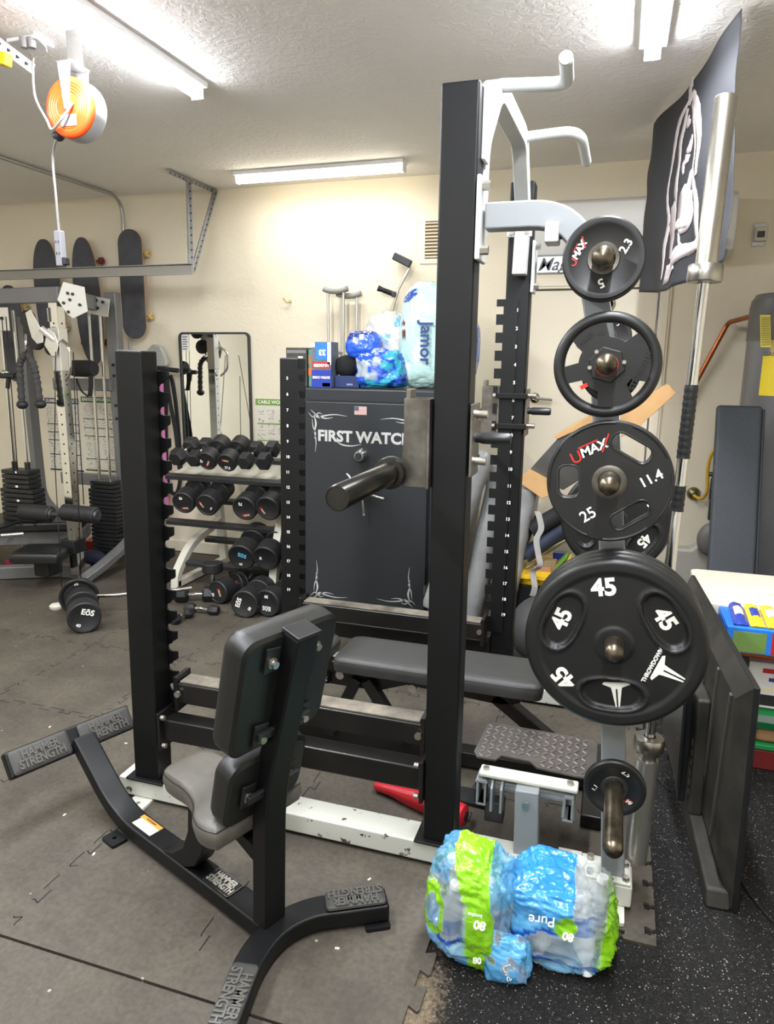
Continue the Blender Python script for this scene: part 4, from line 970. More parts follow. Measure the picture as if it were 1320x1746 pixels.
def pbox(name, label, cat, lo, hi, m, prints=(), group=None, bev=.003, rz=0.0):
    lo = Vector(lo); hi = Vector(hi); c = (lo + hi) / 2; t = thing(name, label, cat, (c.x, c.y, lo.z), rz=0, group=group)
    bx = part(t, 'carton', MB().b2(lo, hi), m, bev)
    for kind, a, b, mm in prints:     # rectangles on the front (x,z) or top (x,y) in 0..1
        mb = MB()
        if kind == 'f': mb.b2((lo.x + a[0] * (hi.x - lo.x), lo.y - .0012, lo.z + a[1] * (hi.z - lo.z)), (lo.x + b[0] * (hi.x - lo.x), lo.y + .001, lo.z + b[1] * (hi.z - lo.z)))
        if kind == 't': mb.b2((lo.x + a[0] * (hi.x - lo.x), lo.y + a[1] * (hi.y - lo.y), hi.z - .001), (lo.x + b[0] * (hi.x - lo.x), lo.y + b[1] * (hi.y - lo.y), hi.z + .0012))
        if kind == 'l': mb.b2((lo.x - .0012, lo.y + a[0] * (hi.y - lo.y), lo.z + a[1] * (hi.z - lo.z)), (lo.x + .001, lo.y + b[0] * (hi.y - lo.y), lo.z + b[1] * (hi.z - lo.z)))
        part(t, 'print_panel', mb, mm)
    return t
P_blue = mat('snack_blue', '#2c7be0', .35); P_yel = mat('snack_yellow', '#f0c52c', .4); P_dblue = mat('snack_dark_blue', '#2a3f9c', .35); P_or = mat('carton_orange', '#e8722a', .45); P_gr = mat('carton_green', '#1f8a4a', .45)
P_wh = mat('carton_white', '#e6e4de', .5); P_redc = mat('carton_red', '#b52a26', .45); P_br = mat('carton_brown', '#a07a55', .6); P_pu = mat('snack_purple', '#4b3f8f', .4); P_leaf = mat('leaf_green', '#6f8f4a', .5); P_crm = mat('snack_cream', '#efe2bd', .5)
t = thing('crate', 'dark red crate at the bottom of the snack box pile', 'crate', (.85, 2.98, -.008))
part(t, 'carton', MB().b2((.60, 2.86, -.008), (1.15, 3.14, .075)), mat('crate_red', '#6e1f1f', .5), .006)
t = thing('plastic_tray', 'green rimmed tray holding brown goods under the white cartons', 'tray', (.85, 2.98, .077))
part(t, 'tray', MB().b2((.595, 2.855, .077), (1.15, 3.14, .10)), P_gr, .006); part(t, 'contents', MB().b2((.61, 2.87, .10), (1.14, 3.12, .165)), P_br, .02)
t = pbox('snack_box', 'green and clear film wrapped box of snacks above the brown tray', 'snack box', (.585, 2.855, .167), (1.15, 3.1, .26), mat('film_green', '#2f9d55', .2), [('f', (.0, .30), (1, .62), mat('film_gray', '#8a9a92', .15)), ('f', (.0, .02), (1, .3), mat('deep_green', '#0f5f35', .2))])
t = pbox('snack_box', 'white carton with small food pictures standing behind the television corner', 'snack box', (.555, 2.84, .262), (.80, 3.06, .445), P_wh, [('f', (.2, .78), (.5, .88), P_redc), ('f', (.2, .38), (.5, .46), P_crm), ('f', (.15, .06), (.65, .30), M_darkmetal), ('t', (.2, .3), (.4, .45), P_or), ('f', (.3, .6), (.55, .68), P_pu)])
t = pbox('snack_box', 'second white carton beside the first one at the right edge', 'snack box', (.803, 2.84, .262), (1.1, 3.06, .44), P_wh, [('f', (.1, .6), (.5, .8), P_redc)])
t = pbox('snack_box', 'orange and green carton directly under the blue snack box', 'snack box', (.50, 2.88, .447), (1.0, 3.08, .517), P_or, [('f', (.36, .0), (1, 1), P_gr), ('f', (.13, .35), (.19, .8), P_leaf)])
lettering(t, '18', .055, (.72, 2.8775, .482), XA, ZA, M_ink, bold=.002)
t = pbox('snack_box', 'open blue box of yellow and purple snack bags topping the pile', 'snack box', (.445, 2.72, .519), (1.0, 3.02, .615), P_blue, [('f', (.04, .05), (.24, .86), P_leaf), ('f', (.27, .08), (.47, .92), P_redc), ('f', (.32, .18), (.42, .5), P_yel), ('f', (.5, .05), (1, .9), P_dblue), ('l', (.1, .1), (.9, .9), P_blue)])
lettering(t, 'SunChips', .028, (.735, 2.718, .567), XA, ZA, M_ink, rot=-.0)
BAG = [('dark blue snack bag at the left end of the open blue box', P_dblue, P_crm), ('narrow yellow snack bag second from the left in the open blue box', P_yel, P_dblue), ('wide yellow snack bag with pale stripes in the middle of the blue box', P_yel, P_wh),
       ('purple snack bag lying right of the yellow bags', P_pu, P_blue), ('blue snack bag near the right edge of the open box', P_dblue, P_wh), ('yellow and cream snack bag at the right edge of the view', P_yel, P_crm)]
for k, (lb, mm, m2) in enumerate(BAG):
    x = .50 + k * .056
    b = thing('snack_bag', lb, 'snack bag', (x, 2.87, .617), group='snack bags in the blue box'); w = .052
    fn = lambda u, v, x=x, k=k: Vector((x + (u - .5) * w + .012 * (v - .5), 2.74 + .26 * v, .62 + .018 * math.sin(PI * u) * math.sin(PI * v) ** .5 + .004 * noise.noise(Vector((u * 6 + k, v * 9, 0)))))
    m = MB().grid(fn, 10, 18); m.grid(lambda u, v: Vector((x + (u - .5) * w + .012 * (v - .5), 2.74 + .26 * v, .617)), 2, 2)
    part(b, 'bag', m, mm); part(b, 'print_panel', MB().grid(lambda u, v: fn(.2 + u * .6, .3 + v * .35) + Vector((0, 0, .0015)), 8, 8), m2)

# ------------------------------------------------------------------ water heater, copper pipe, gas hose
wh = thing('water_heater', 'gray cylindrical water heater at the right end of the back wall', 'water heater', (.93, 4.52, -.008))
M_heat = mat('heater_gray', '#77777a', .35, .35, .06, 3)
part(wh, 'tank', MB().lathe([(0, -.008), (.255, -.008), (.265, .01), (.265, 1.86), (.26, 1.9), (.245, 1.93), (.1, 1.945), (0, 1.95)], (.935, 4.52, 0), ZA, 56), M_heat)
part(wh, 'top_cap_band', MB().lathe([(.266, 1.68), (.269, 1.685), (.269, 1.86), (.262, 1.9)], (.935, 4.52, 0), ZA, 56), mat('heater_cap', '#6a6a6c', .4, .2))
M_yl = mat('yellow_label', '#e8cf2a', .5)
def curved(z0, z1, a0, a1, r=.2675):
    return MB().grid(lambda u, v: Vector((.935 + r * math.cos(a0 + (a1 - a0) * u), 4.52 + r * math.sin(a0 + (a1 - a0) * u), z0 + (z1 - z0) * v)), 10, 2)
a_ = PI + .42
part(wh, 'label', curved(1.39, 1.60, a_ + .28, a_ + 1.1), M_yl, label='yellow warning label')
part(wh, 'label', curved(1.6, 1.78, a_ + .42, a_ + 1.1), mat('tan_label', '#b8a060', .5))
part(wh, 'label', curved(1.80, 1.92, a_ + .55, a_ + 1.1, .2705), mat('gray_label', '#b0b0ae', .5))
tg = part(wh, 'hang_tag', MB().grid(lambda u, v: W(1297 + 18 * u - 1 * v + 3 * (1 - v) * 0, 592 - 55 * v, 4.19), 3, 6), mat('tag_yellow', '#d8c850', .5))
tx = MB()
for k in range(16): tx.box(W(1306, 588 - k * 3.1, 4.187), (.042, .001, .003))
part(tg, 'print', tx, mat('tag_print', '#6f6a30', .6))
lettering(wh, 'GAS', .03, W(1312, 604, 4.2), XA, ZA, mat('dark_ink2', '#33301c', .5))
cp = single('copper_pipe', 'long slanting copper pipe running from behind the upright barbell to the water heater', 'pipe',
    MB().tube(fillet([(.40, 4.86, 1.30), (.60, 4.83, 1.80), (.72, 4.5, 1.83), (.80, 4.3, 1.84)], .035), .014, 14), mat('copper', '#a8643a', .35, .85, .15, 12))
M_gas = mat('gas_hose_yellow', '#c9a02c', .4)
vx = W(1183, 842, 4.88)
gh = thing('gas_line', 'yellow coated gas hose rising from a brass wall fitting beside the water heater', 'gas hose', (vx.x, 4.88, vx.z))
part(gh, 'wall_fitting', MB().lathe([(0, 0), (.042, 0), (.042, .006), (.034, .024), (.012, .034), (.012, .05), (0, .05)], (vx.x, WALL_Y - .002, vx.z), (0, -1, 0), 24), mat('old_brass', '#8f8460', .3, .9))
part(gh, 'hose', MB().tube(smooth_path([W(1183, 845, 4.85), W(1196, 850, 4.8), W(1206, 836, 4.75), W(1207, 800, 4.75), W(1215, 772, 4.72), W(1230, 762, 4.7), W(1232, 775, 4.7), W(1229, 800, 4.7)], 8), .010, 10), M_gas)
part(gh, 'yellow_tag', MB().box(W(1222, 806, 4.68), (.06, .004, .03), Euler((0, -.2, 0))), M_yl)
fe = thing('gas_control', 'black gas control with white dial face half hidden by the slate board', 'gas valve', W(1226, 850, 4.66))
part(fe, 'body', MB().box(W(1224, 834, 4.66), (.09, .05, .16)), M_plastic, .02); part(fe, 'dial_face', MB().box(W(1224, 832, 4.63), (.05, .004, .10)), P_wh, .006); part(fe, 'lower_body', MB().box(W(1219, 868, 4.66), (.07, .05, .14)), M_plastic, .008)
sb = thing('exercise_board', 'tall slate blue padded board leaning against the gray water heater', 'exercise board', (.58, 3.75, 0))
bt, tp = Vector((.60, 3.74, .42)), Vector((.602, 4.12, 1.40))
d = (tp - bt).normalized(); T = frame(bt, XA, d)
part(sb, 'pad', moved(MB().b2((-.105, -.45, -.022), (.115, .99, .022)), T), mat('slate_vinyl', '#34393f', .6, 0, .08, 40, .3, 250), .02, 4)
part(sb, 'edge_binding', moved(MB().b2((.112, -.44, -.02), (.124, .97, .02)), T), mat('slate_dark', '#22252a', .6), .004)
part(sb, 'stud', moved(MB().cyl((-.105, .62, 0), (-.122, .62, 0), .012), T), M_plastic)
se = thing('saddle_seat', 'gray curved molded seat standing behind the table beside the slate board', 'seat', (.45, 3.95, 0))
part(se, 'shell', moved(MB().prism([(0, 0), (.02, .30), (.05, .46), (.16, .46), (.24, .52), (.30, .60), (.32, .30), (.28, .12), (.30, 0)], (0, 0, 0), XA, ZA, .10), Matrix.Translation((.30, 4.35, -.008)) @ Matrix.Diagonal((1, 1, 1.15, 1))), mat('molded_gray', '#8e8a82', .5), .02, 4)
part(se, 'dark_liner', MB().ball((.56, 4.20, .60), .09, sc=(.9, .5, 1.1)), mat('liner_gray', '#55534f', .5))
th = thing('wall_sensor', 'small metal wall sensor box high above the water heater', 'wall sensor', (.725, WALL_Y, 2.3))
part(th, 'back_plate', MB().b2((.69, WALL_Y - .006, 2.24), (.76, WALL_Y, 2.37)), M_zinc, .003); part(th, 'body', MB().b2((.695, WALL_Y - .035, 2.265), (.765, WALL_Y - .006, 2.345)), mat('sensor_cream', '#cfc8ba', .5), .005); part(th, 'lens', MB().b2((.71, WALL_Y - .04, 2.285), (.75, WALL_Y - .034, 2.32)), M_darkmetal, .006)

# ------------------------------------------------------------------ wall air conditioner
ac = thing('air_conditioner', 'long white wall air conditioner above the door, partly behind the flag', 'air conditioner', (-.03, WALL_Y, 2.35))
pf = [(0, 2.18), (0, 2.515), (-.19, 2.515), (-.225, 2.49), (-.235, 2.30), (-.20, 2.20), (-.10, 2.165)]
m = MB(); m.prism([(y + WALL_Y, z) for y, z in pf], (-.62, 0, 0), YA, ZA, 1.19); part(ac, 'body', m, mat('ac_white', '#dcdad6', .35), .008)
part(ac, 'air_flap', moved(MB().b2((-.58, -.06, -.004), (.54, .06, .004)), Matrix.Translation((0, WALL_Y - .155, 2.178)) @ Matrix.Rotation(-.4, 4, 'X')), mat('ac_gray', '#a5a5a4', .4), .003)
lettering(ac, 'FX', .05, (.50, WALL_Y - .238, 2.33), XA, ZA, mat('ac_ink', '#55555a', .5), bold=.001)
part(ac, 'display_window', MB().b2((.47, WALL_Y - .226, 2.22), (.53, WALL_Y - .214, 2.26)), mat('ac_window', '#b4b4b4', .3), .002)

# ------------------------------------------------------------------ hanging flag
P0, P1 = Vector((.075, 4.2, CEIL - .004)), Vector((.312, 3.0, CEIL - .004))      # along the ceiling
fd = (P1 - P0); fl = fd.length; fd.normalize(); fn_ = Vector((fd.y, -fd.x, 0))
fn_ = fn_ if fn_.x < 0 else -fn_
DROP = .87
def flag(u, v, off=0.0):      # u along the ceiling from the far corner, v down
    drop = DROP * v
    p = P0 + fd * (u * fl) - ZA * (drop * (.955 + .05 * math.sin(u * 3)))
    sag = .05 * math.sin(PI * u) * (1 - v) 
    p.z -= sag * .6
    w = .018 * math.sin(u * 9 + v * 3.0) * (.3 + v) + .010 * math.sin(u * 21 - v * 5) * v + .012 * noise.noise(Vector((u * 4, v * 5, 0)))
    p += fn_ * (w + off) + fd * (.03 * v * math.sin(v * 2))
    return p
fg = thing('hanging_flag', 'black flag with a pale hooded figure print hanging from the ceiling', 'flag', (.2, 3.46, CEIL))
M_flag = mat('black_flag_cloth', '#2b2c31', .75, 0, .05, 5, .1, 300); M_fp = mat('flag_print_pink', '#c2b8b9', .7)
fc = part(fg, 'cloth', MB().grid(lambda u, v: flag(u, v), 60, 44), M_flag)
sd = fc.modifiers.new('thickness', 'SOLIDIFY'); sd.thickness = .0015
def stroke(pts, ws, n=8):
    pts = smooth_path([(a, b, 0) for a, b in pts], n); m = MB(); L = len(pts); vs_ = []
    for i, p in enumerate(pts):
        d = (pts[min(i + 1, L - 1)] - pts[max(i - 1, 0)]).normalized(); nn = Vector((-d.y, d.x, 0)); t = i / (L - 1) * (len(ws) - 1); k = min(int(t), len(ws) - 2)
        w = ws[k] + (ws[k + 1] - ws[k]) * (t - k) + .003 * math.sin(i * 1.7)
        for s in (-1, -.33, .33, 1):
            q = p + nn * (w / 2 * s); vs_.append(flag(q.x, q.y, .0035))
    m.add(vs_, [(i * 4 + j, i * 4 + j + 1, i * 4 + 5 + j, i * 4 + 4 + j) for i in range(L - 1) for j in range(3)], True)
    o = part(fg, 'print', m, M_fp); s2 = o.modifiers.new('thickness', 'SOLIDIFY'); s2.thickness = .001; return o
def fuv(cx, cy):
    d = px(1090 + cx / 3.49, 10 + cy / 3.49); t = (P0 - EYE).dot(fn_) / d.dot(fn_); q = EYE + d * t
    return ((q - P0).dot(fd) / fl, (CEIL - q.z) / (DROP * .98))
def st2(pts, ws): stroke([fuv(a, b) for a, b in pts], [w * 1.45 + .004 for w in ws])
# hood, veil, face, hands and hem of a robed figure
st2([(328, 360), (318, 400), (312, 440)], [.008, .03, .04])
st2([(312, 430), (308, 520), (330, 470), (345, 520)], [.03, .02, .02, .03])
st2([(300, 520), (240, 640), (205, 800), (175, 980), (155, 1150), (150, 1280), (128, 1440), (120, 1610)], [.01, .03, .022, .012, .012, .02, .02, .01])
st2([(330, 480), (362, 600), (376, 760), (372, 900), (366, 980)], [.02, .06, .045, .03, .02])
st2([(325, 520), (338, 700), (335, 900), (345, 1050), (352, 1190), (335, 1380)], [.02, .02, .015, .03, .04, .01])
st2([(290, 560), (262, 680), (238, 780), (232, 900), (222, 1000), (212, 1080), (212, 1150)], [.02, .03, .03, .02, .035, .06, .02])
st2([(300, 600), (290, 650), (310, 640)], [.01, .03, .01]); st2([(322, 720), (300, 790), (276, 820)], [.012, .045, .012])
st2([(298, 850), (268, 862)], [.008, .02]); st2([(292, 870), (262, 900), (268, 960)], [.01, .025, .008])
st2([(320, 940), (312, 1020), (296, 1080), (290, 1170), (288, 1240), (262, 1300)], [.02, .04, .11, .10, .12, .03])
st2([(180, 1150), (184, 1230), (182, 1320), (168, 1400), (158, 1480)], [.04, .10, .09, .05, .01])
st2([(205, 1300), (250, 1268), (300, 1240), (318, 1190)], [.02, .03, .05, .02])
st2([(265, 1310), (272, 1390), (296, 1430), (340, 1370)], [.01, .012, .03, .02])
st2([(140, 1580), (180, 1550), (225, 1490), (262, 1440), (330, 1400)], [.07, .07, .045, .05, .02])
st2([(140, 1610), (190, 1580), (240, 1520)], [.012, .02, .008])

# ================================================================== SAFE AND WHAT STANDS ON IT
M_safe = mat('dark_gray_safe', '#2b2e31', .42, .1, .05, 3)
SX0, SX1, SY0, SY1, SZ = -1.93, -.90, 3.9, 4.55, 1.392
sf = thing('gun_safe', 'tall dark gray safe with silver pinstripes standing behind the rack', 'safe', (-1.4, 4.2, 0))
part(sf, 'body', MB().b2((SX0, SY0 + .01, .0), (SX1, SY1, SZ)), M_safe, .012)
dr = part(sf, 'door', MB().b2((-1.79, SY0 - .014, .06), (-1.0, SY0 + .008, 1.315)), M_safe, .008)
part(dr, 'door_gap', MB().b2((-1.798, SY0 + .002, .052), (-.992, SY0 + .0115, 1.323)), M_plastic)
M_stripe = mat('silver_pinstripe', '#c9c9c6', .4, .3)
yd = SY0 - .0148
def swoosh(pts, ws):
    pts = smooth_path([(a, b, 0) for a, b in pts], 7); m = MB(); L = len(pts); vs_ = []
    for i, p in enumerate(pts):
        d = (pts[min(i + 1, L - 1)] - pts[max(i - 1, 0)]).normalized(); t = i / (L - 1) * (len(ws) - 1); k = min(int(t), len(ws) - 2); w = ws[k] + (ws[k + 1] - ws[k]) * (t - k)
        for s in (-1, 1): vs_.append((p.x - d.y * w / 2 * s, yd, p.y + d.x * w / 2 * s))
    m.add(vs_, [(i * 2, i * 2 + 1, i * 2 + 3, i * 2 + 2) for i in range(L - 1)]); return m
def corner(cx, cz, sx, sz):
    for pts, ws in (([(0, 0), (.03, -.012), (.08, 0), (.14, .006), (.21, -.002)], [.002, .011, .007, .005, .001]), ([(-.02, .03), (.02, -.002), (.07, -.018), (.12, -.012)], [.001, .007, .006, .001]),
                    ([(.0, .0), (.012, -.05), (.004, -.10), (.012, -.16), (.006, -.22)], [.002, .012, .008, .005, .001]), ([(-.012, -.02), (-.006, -.07), (.01, -.11), (.0, -.14)], [.001, .006, .006, .001]), ([(-.035, .012), (-.005, -.012), (.03, .012), (.055, .004)], [.001, .006, .005, .001])):
        part(dr, 'pinstripe', swoosh([(cx + sx * a, cz + sz * b) for a, b in pts], ws), M_stripe)
corner(-1.70, 1.235, 1, 1); corner(-1.075, 1.225, -1, 1); corner(-1.70, .125, 1, -1); corner(-1.09, .14, -1, -1)
lettering(dr, 'FIRST WATCH', .088, (-1.385, yd, 1.112), XA, ZA, M_stripe, bold=.0035, extrude=.0005, spacing=1.02, wscale=1.02)
part(dr, 'pinstripe', swoosh([(-1.56, 1.085), (-1.52, 1.066), (-1.46, 1.062), (-1.40, 1.075)], [.001, .008, .006, .001]), M_stripe)
part(dr, 'dial', MB().lathe([(0, 0), (.040, 0), (.040, .012), (.034, .02), (.030, .05), (.026, .055), (0, .056)], (-1.40, SY0 - .014, 1.01), (0, -1, 0), 32), M_chrome)
part(dr, 'dial_cap', MB().lathe([(0, .056), (.022, .056), (.02, .058), (0, .058)], (-1.40, SY0 - .014, 1.01), (0, -1, 0), 32), M_darkmetal)
hb = MB().lathe([(0, 0), (.04, 0), (.035, .02), (.018, .03), (.018, .07), (0, .072)], (-1.38, SY0 - .014, .80), (0, -1, 0), 28)
for k in range(5):
    a = math.radians(132 + 72 * k); c = Vector((-1.38, SY0 - .065, .80)); e = c + Vector((math.cos(a), 0, math.sin(a))) * .135; hb.cyl(c, e, .0085, n=12); hb.ball(e, .010, 12, 8)
part(dr, 'spoke_handle', hb, M_chrome)
fl_ = part(dr, 'flag_sticker', MB().b2((-1.445, SY0 - .0156, 1.245), (-1.37, SY0 - .014, 1.292)), mat('sticker_pale', '#d8cfc8', .5))
fs = MB()
for k in range(6): fs.b2((-1.444, SY0 - .0163, 1.247 + k * .0075), (-1.371, SY0 - .0156, 1.2505 + k * .0075))
part(fl_, 'red_stripes', fs, mat('faded_red', '#b87068', .5)); part(fl_, 'blue_canton', MB().b2((-1.444, SY0 - .0168, 1.268), (-1.418, SY0 - .016, 1.291)), mat('faded_navy', '#4c5468', .5))
part(sf, 'hinge', MB().cyl((-1.0, SY0 - .01, .2), (-1.0, SY0 - .01, .26), .01), M_steel)
sc = single('folded_cloth', 'crumpled dark cloth lying on the far crossbar at the foot of the safe', 'cloth', MB().grid(lambda u, v: Vector((-1.02 + .2 * u, 3.78 + .14 * v, .02 + .05 * math.sin(PI * u) * math.sin(PI * v) + .012 * noise.noise(Vector((u * 6, v * 6, 0))))), 16, 12), mat('dark_cloth', '#2a2a2b', .8))
# small cartons
pbox('carton', 'silver and black gadget carton at the left end of the safe top', 'carton', (-1.94, 4.02, SZ + .001), (-1.80, 4.14, SZ + .232), mat('gadget_dark', '#4a4a48', .3, .2, .2, 20), [('f', (.58, .55), (.8, .78), P_wh), ('f', (.2, .1), (.6, .4), mat('gadget_silver', '#a8a8a4', .3, .4)), ('f', (.66, .05), (.9, .22), P_wh), ('f', (.05, .86), (.95, .94), mat('gadget_silver2', '#8d8d8a', .3, .5))])
pbox('carton', 'thin brown and teal carton between the gadget box and the diaper box', 'carton', (-1.796, 4.03, SZ + .001), (-1.755, 4.13, SZ + .222), mat('teal_edge', '#5f8f80', .5), [('f', (0, .6), (1, .85), P_br), ('f', (.0, .3), (1, .5), P_or)])
t = pbox('carton', 'blue and white diaper carton marked 33 standing on the safe', 'carton', (-1.745, 3.96, SZ + .001), (-1.62, 4.08, SZ + .265), mat('diaper_gray', '#5f6a78', .4, 0, .3, 14), [('f', (.25, .62), (.8, .98), P_blue), ('f', (.0, .0), (1, .38), P_dblue), ('f', (.04, .42), (.95, .56), P_redc), ('f', (.55, .02), (.95, .10), P_redc), ('f', (.0, .88), (.18, .99), P_wh), ('f', (.82, .5), (1., .99), P_wh)])
lettering(t, '33', .045, (-1.675, 3.957, SZ + .205), XA, ZA, M_ink, bold=.002, rot=PI); lettering(t, 'EXTRA CARE', .019, (-1.682, 3.957, SZ + .06), XA, ZA, M_ink, bold=.0008, rot=PI)
lettering(t, 'HUGGIES', .023, (-1.682, 3.957, SZ + .13), XA, ZA, P_wh, bold=.001, rot=PI)
pbox('carton', 'low open navy carton under the dark cloth on the safe', 'carton', (-1.615, 4.0, SZ + .001), (-1.46, 4.14, SZ + .07), mat('navy_carton', '#1c2c5c', .5), [('f', (.5, .2), (.75, .35), mat('navy_print', '#7a86a8', .5))])
single('knit_cap', 'black crumpled cloth cap draped over the navy carton on the safe', 'cap', MB().ball((-1.56, 4.07, SZ + .125), .085, 28, 18, (.95, .75, .78)), mat('black_knit', '#131314', .9, 0, .3, 30, .6, 60))
def blob(cen, sc, seed, cols, crump=.16, thr=(.0,), nu=90, nv=60, scale=3.0):
    cen = Vector(cen); vs_ = []; cc = []; m = MB()
    for j in range(nv + 1):
        ph = PI * j / nv
        for i in range(nu):
            th = 2 * PI * i / nu; d = Vector((math.sin(ph) * math.cos(th), math.sin(ph) * math.sin(th), math.cos(ph))); q = Vector([math.copysign(abs(k) ** .7, k) for k in d])
            f = 1 + crump * (fbm(d + Vector((seed, 0, 0)), 1.4, 2) + .6 * (.35 - abs(fbm(d + Vector((0, seed, 0)), 3, 3))) + .3 * (.3 - abs(noise.noise((d + Vector((seed, 2, 0))) * 9))))
            p = cen + Vector((q.x * sc[0], q.y * sc[1], q.z * sc[2])) * f; p.z = max(p.z, SZ + .003); vs_.append(p)
            cc.append(cols((p.x - cen.x) / sc[0], (p.z - cen.z) / sc[2], d, seed))
    m.add(vs_, [(j * nu + i, (j + 1) * nu + i, (j + 1) * nu + (i + 1) % nu, j * nu + (i + 1) % nu) for j in range(nv) for i in range(nu)], True)
    return vs_, cc, m.f
M_wrapo = attr_mat('crinkled_film', .2, alpha_attr=True, bump=.8, bscale=30, coat=.5, bdist=.006)
def nz(a, b, s, k=0.): return noise.noise(Vector((a * s, b * s, k)))
t = thing('diaper_pack', 'large torn clear bag of blue diaper packs on the safe', 'diaper pack', (-1.3, 4.2, SZ))
def d_a(u, w, d, s): 
    if u < .15 + .3 * nz(u, w, 2): return film(lin('#2b5fd0') if nz(u, w, 3, 1) > -.35 else lin('#173a9a'), 1)
    return film(lin('#d7e2ea'), .75)
add_wrap(t, 'pack_wrap', blob((-1.455, 4.08, SZ + .25), (.105, .09, .085), 1.3, lambda u, w, d, s: film(lin('#2a5fd6') if w < .55 + .3 * u else lin('#1b3080'), 1) if not (abs(u - .1) < .14 and .35 < w < .7) else film(lin('#e8ecf0'), 1), .1), M_wrapo)
add_wrap(t, 'pack_wrap', blob((-1.33, 4.20, SZ + .235), (.155, .12, .20), 2.3, lambda u, w, d, s: film(lin('#e3e2da'), .62) if nz(u, w, 2, 2) > -.3 else film(lin('#6fb6dc'), .8), .16), M_wrapo)
add_wrap(t, 'pack_wrap', blob((-1.34, 4.06, SZ + .11), (.15, .09, .115), 4.3, lambda u, w, d, s: film(lin('#2456c4'), 1) if nz(u, w, 2.6, 5) > .05 else (film(lin('#38b0cf'), .9) if u > .2 or w < -.5 else film(lin('#cfdde6'), .55)), .2), M_wrapo)
t = thing('paper_towel_pack', 'mint green wrapped pack of paper rolls on the safe beside the tall post', 'paper roll pack', (-1.1, 4.15, SZ))
MINT = lin('#bfe3dc')
def d_t(u, w, d, s):
    if -.9 < u < -.25 and .62 < w < .86 and abs(w - .74 - (u + .55) * .45) < .11: return film(lin('#2a4f9c'), 1)
    if -.85 < u < -.62 and -.05 < w < .3: return film(lin('#5a2424'), 1) if nz(u, w, 9) > -.1 else film(lin('#e8ecec'), 1)
    if -.78 < u < -.45 and -.8 < w < -.5: return film(lin('#e8efee'), 1)
    return film(MINT if nz(u, w, 2, 3) > -.25 else lin('#d9efea'), .98)
add_wrap(t, 'pack_wrap', blob((-1.085, 4.16, SZ + .30), (.165, .13, .305), 6.3, d_t, .07, nu=110, nv=90), M_wrapo)
for b_, s_, z_ in (('famol', .14, .33), ):
    me = text_mesh('Jamor', .10, .001, bold=.0025); me.transform(frame((-1.06, 4.012, SZ + .26), Vector((0, 0, -1)), Vector((1, 0, 0)))); part(t, 'lettering', me, mat('navy_print2', '#25407c', .4)) 
bl = thing('tissue_pack', 'blue printed roll pack leaning at the right end of the safe top', 'paper roll pack', (-.93, 4.3, SZ))
add_wrap(bl, 'pack_wrap', blob((-.925, 4.30, SZ + .23), (.115, .09, .23), 8.3, lambda u, w, d, s: film(lin('#3565b8'), 1) if (u > .35 and nz(u, w, 3) > -.25) else film(lin('#dfe6ea'), .95), .08), M_wrapo)
# crutches hanging on the wall
M_alu = mat('aluminium_tube', '#c6c4bc', .35, .7)
for x, z, lb in ((-1.93, 2.03, 'gray padded aluminium crutch hanging on the wall above the safe, the nearer one'), (-1.845, 2.0, 'second aluminium crutch hanging just right of the first')):
    y = WALL_Y - (.09 if x < -1.9 else .05); t = thing('crutch', lb, 'crutch', (x, y, .9), group='crutches on the wall')
    for s in (-1, 1): part(t, 'side_tube', MB().tube([(x + s * .058, y, z - .01), (x + s * .055, y, z - .6), (x + s * .012, y, z - .95)], .0095, 10), M_alu)
    part(t, 'armpit_pad', MB().tube(smooth_path([(x - .09, y, z + .012), (x - .04, y, z - .004), (x + .04, y, z - .004), (x + .09, y, z + .012)], 5), .02, 12), mat('pad_gray', '#8f8d88', .6))
    part(t, 'hand_grip', MB().cyl((x - .055, y, z - .42), (x + .055, y, z - .42), .015), mat('pad_gray', '#8f8d88', .6)); part(t, 'lower_tube', MB().tube([(x, y, z - .9), (x, y, z - 1.15)], .011, 10), M_alu)
t = thing('forearm_crutch', 'forearm crutch with black cuff and grip hung slanting on the wall', 'crutch', W(665, 500, 4.85))
y = WALL_Y - .04
a, b, c = W(700, 455, y), W(680, 492, y), W(664, 545, y)
part(t, 'tube', MB().tube([a, b, c, c + (c - b) * 1.5], .0105, 10), M_alu)
part(t, 'cuff', MB().beam(W(671, 436, y - .02), W(701, 451, y - .02), .05, .03, up=(0, 1, 0)), M_plastic, .008)
gp = part(t, 'hand_grip', MB().lathe([(0, 0), (.019, 0), (.021, .01), (.017, .03), (.018, .11), (.014, .13), (0, .13)], W(644, 491, y - .05), (W(675, 503, y) - W(644, 491, y - .05)), 18), M_plastic)
part(t, 'joint_clip', MB().box(W(672, 502, y - .01), (.03, .04, .035)), M_plastic, .006)
hk = single('wall_hook', 'small brass coat hook on the wall left of the crutches', 'hook', MB().tube(fillet([W(483, 508, WALL_Y - .03), W(488, 515, WALL_Y - .03), W(497, 514, WALL_Y - .01), W(493, 513, WALL_Y + .002)], .01), .005, 8), mat('brass', '#b8a05a', .3, .9))
vt = thing('wall_vent', 'white louvred wall vent left of the tall near post', 'wall vent', (-1.19, WALL_Y, 2.35))
part(vt, 'frame', (lambda m: (m.b2((-1.35, WALL_Y - .008, 2.2), (-1.03, WALL_Y, 2.23)), m.b2((-1.35, WALL_Y - .008, 2.47), (-1.03, WALL_Y, 2.5)), m.b2((-1.35, WALL_Y - .008, 2.23), (-1.315, WALL_Y, 2.47)), m.b2((-1.065, WALL_Y - .008, 2.23), (-1.03, WALL_Y, 2.47)))[0])(MB()), M_trim, .002)
part(vt, 'dark_backing', MB().b2((-1.315, WALL_Y - .002, 2.23), (-1.065, WALL_Y, 2.47)), mat('vent_dark', '#8a6f4a', .8))
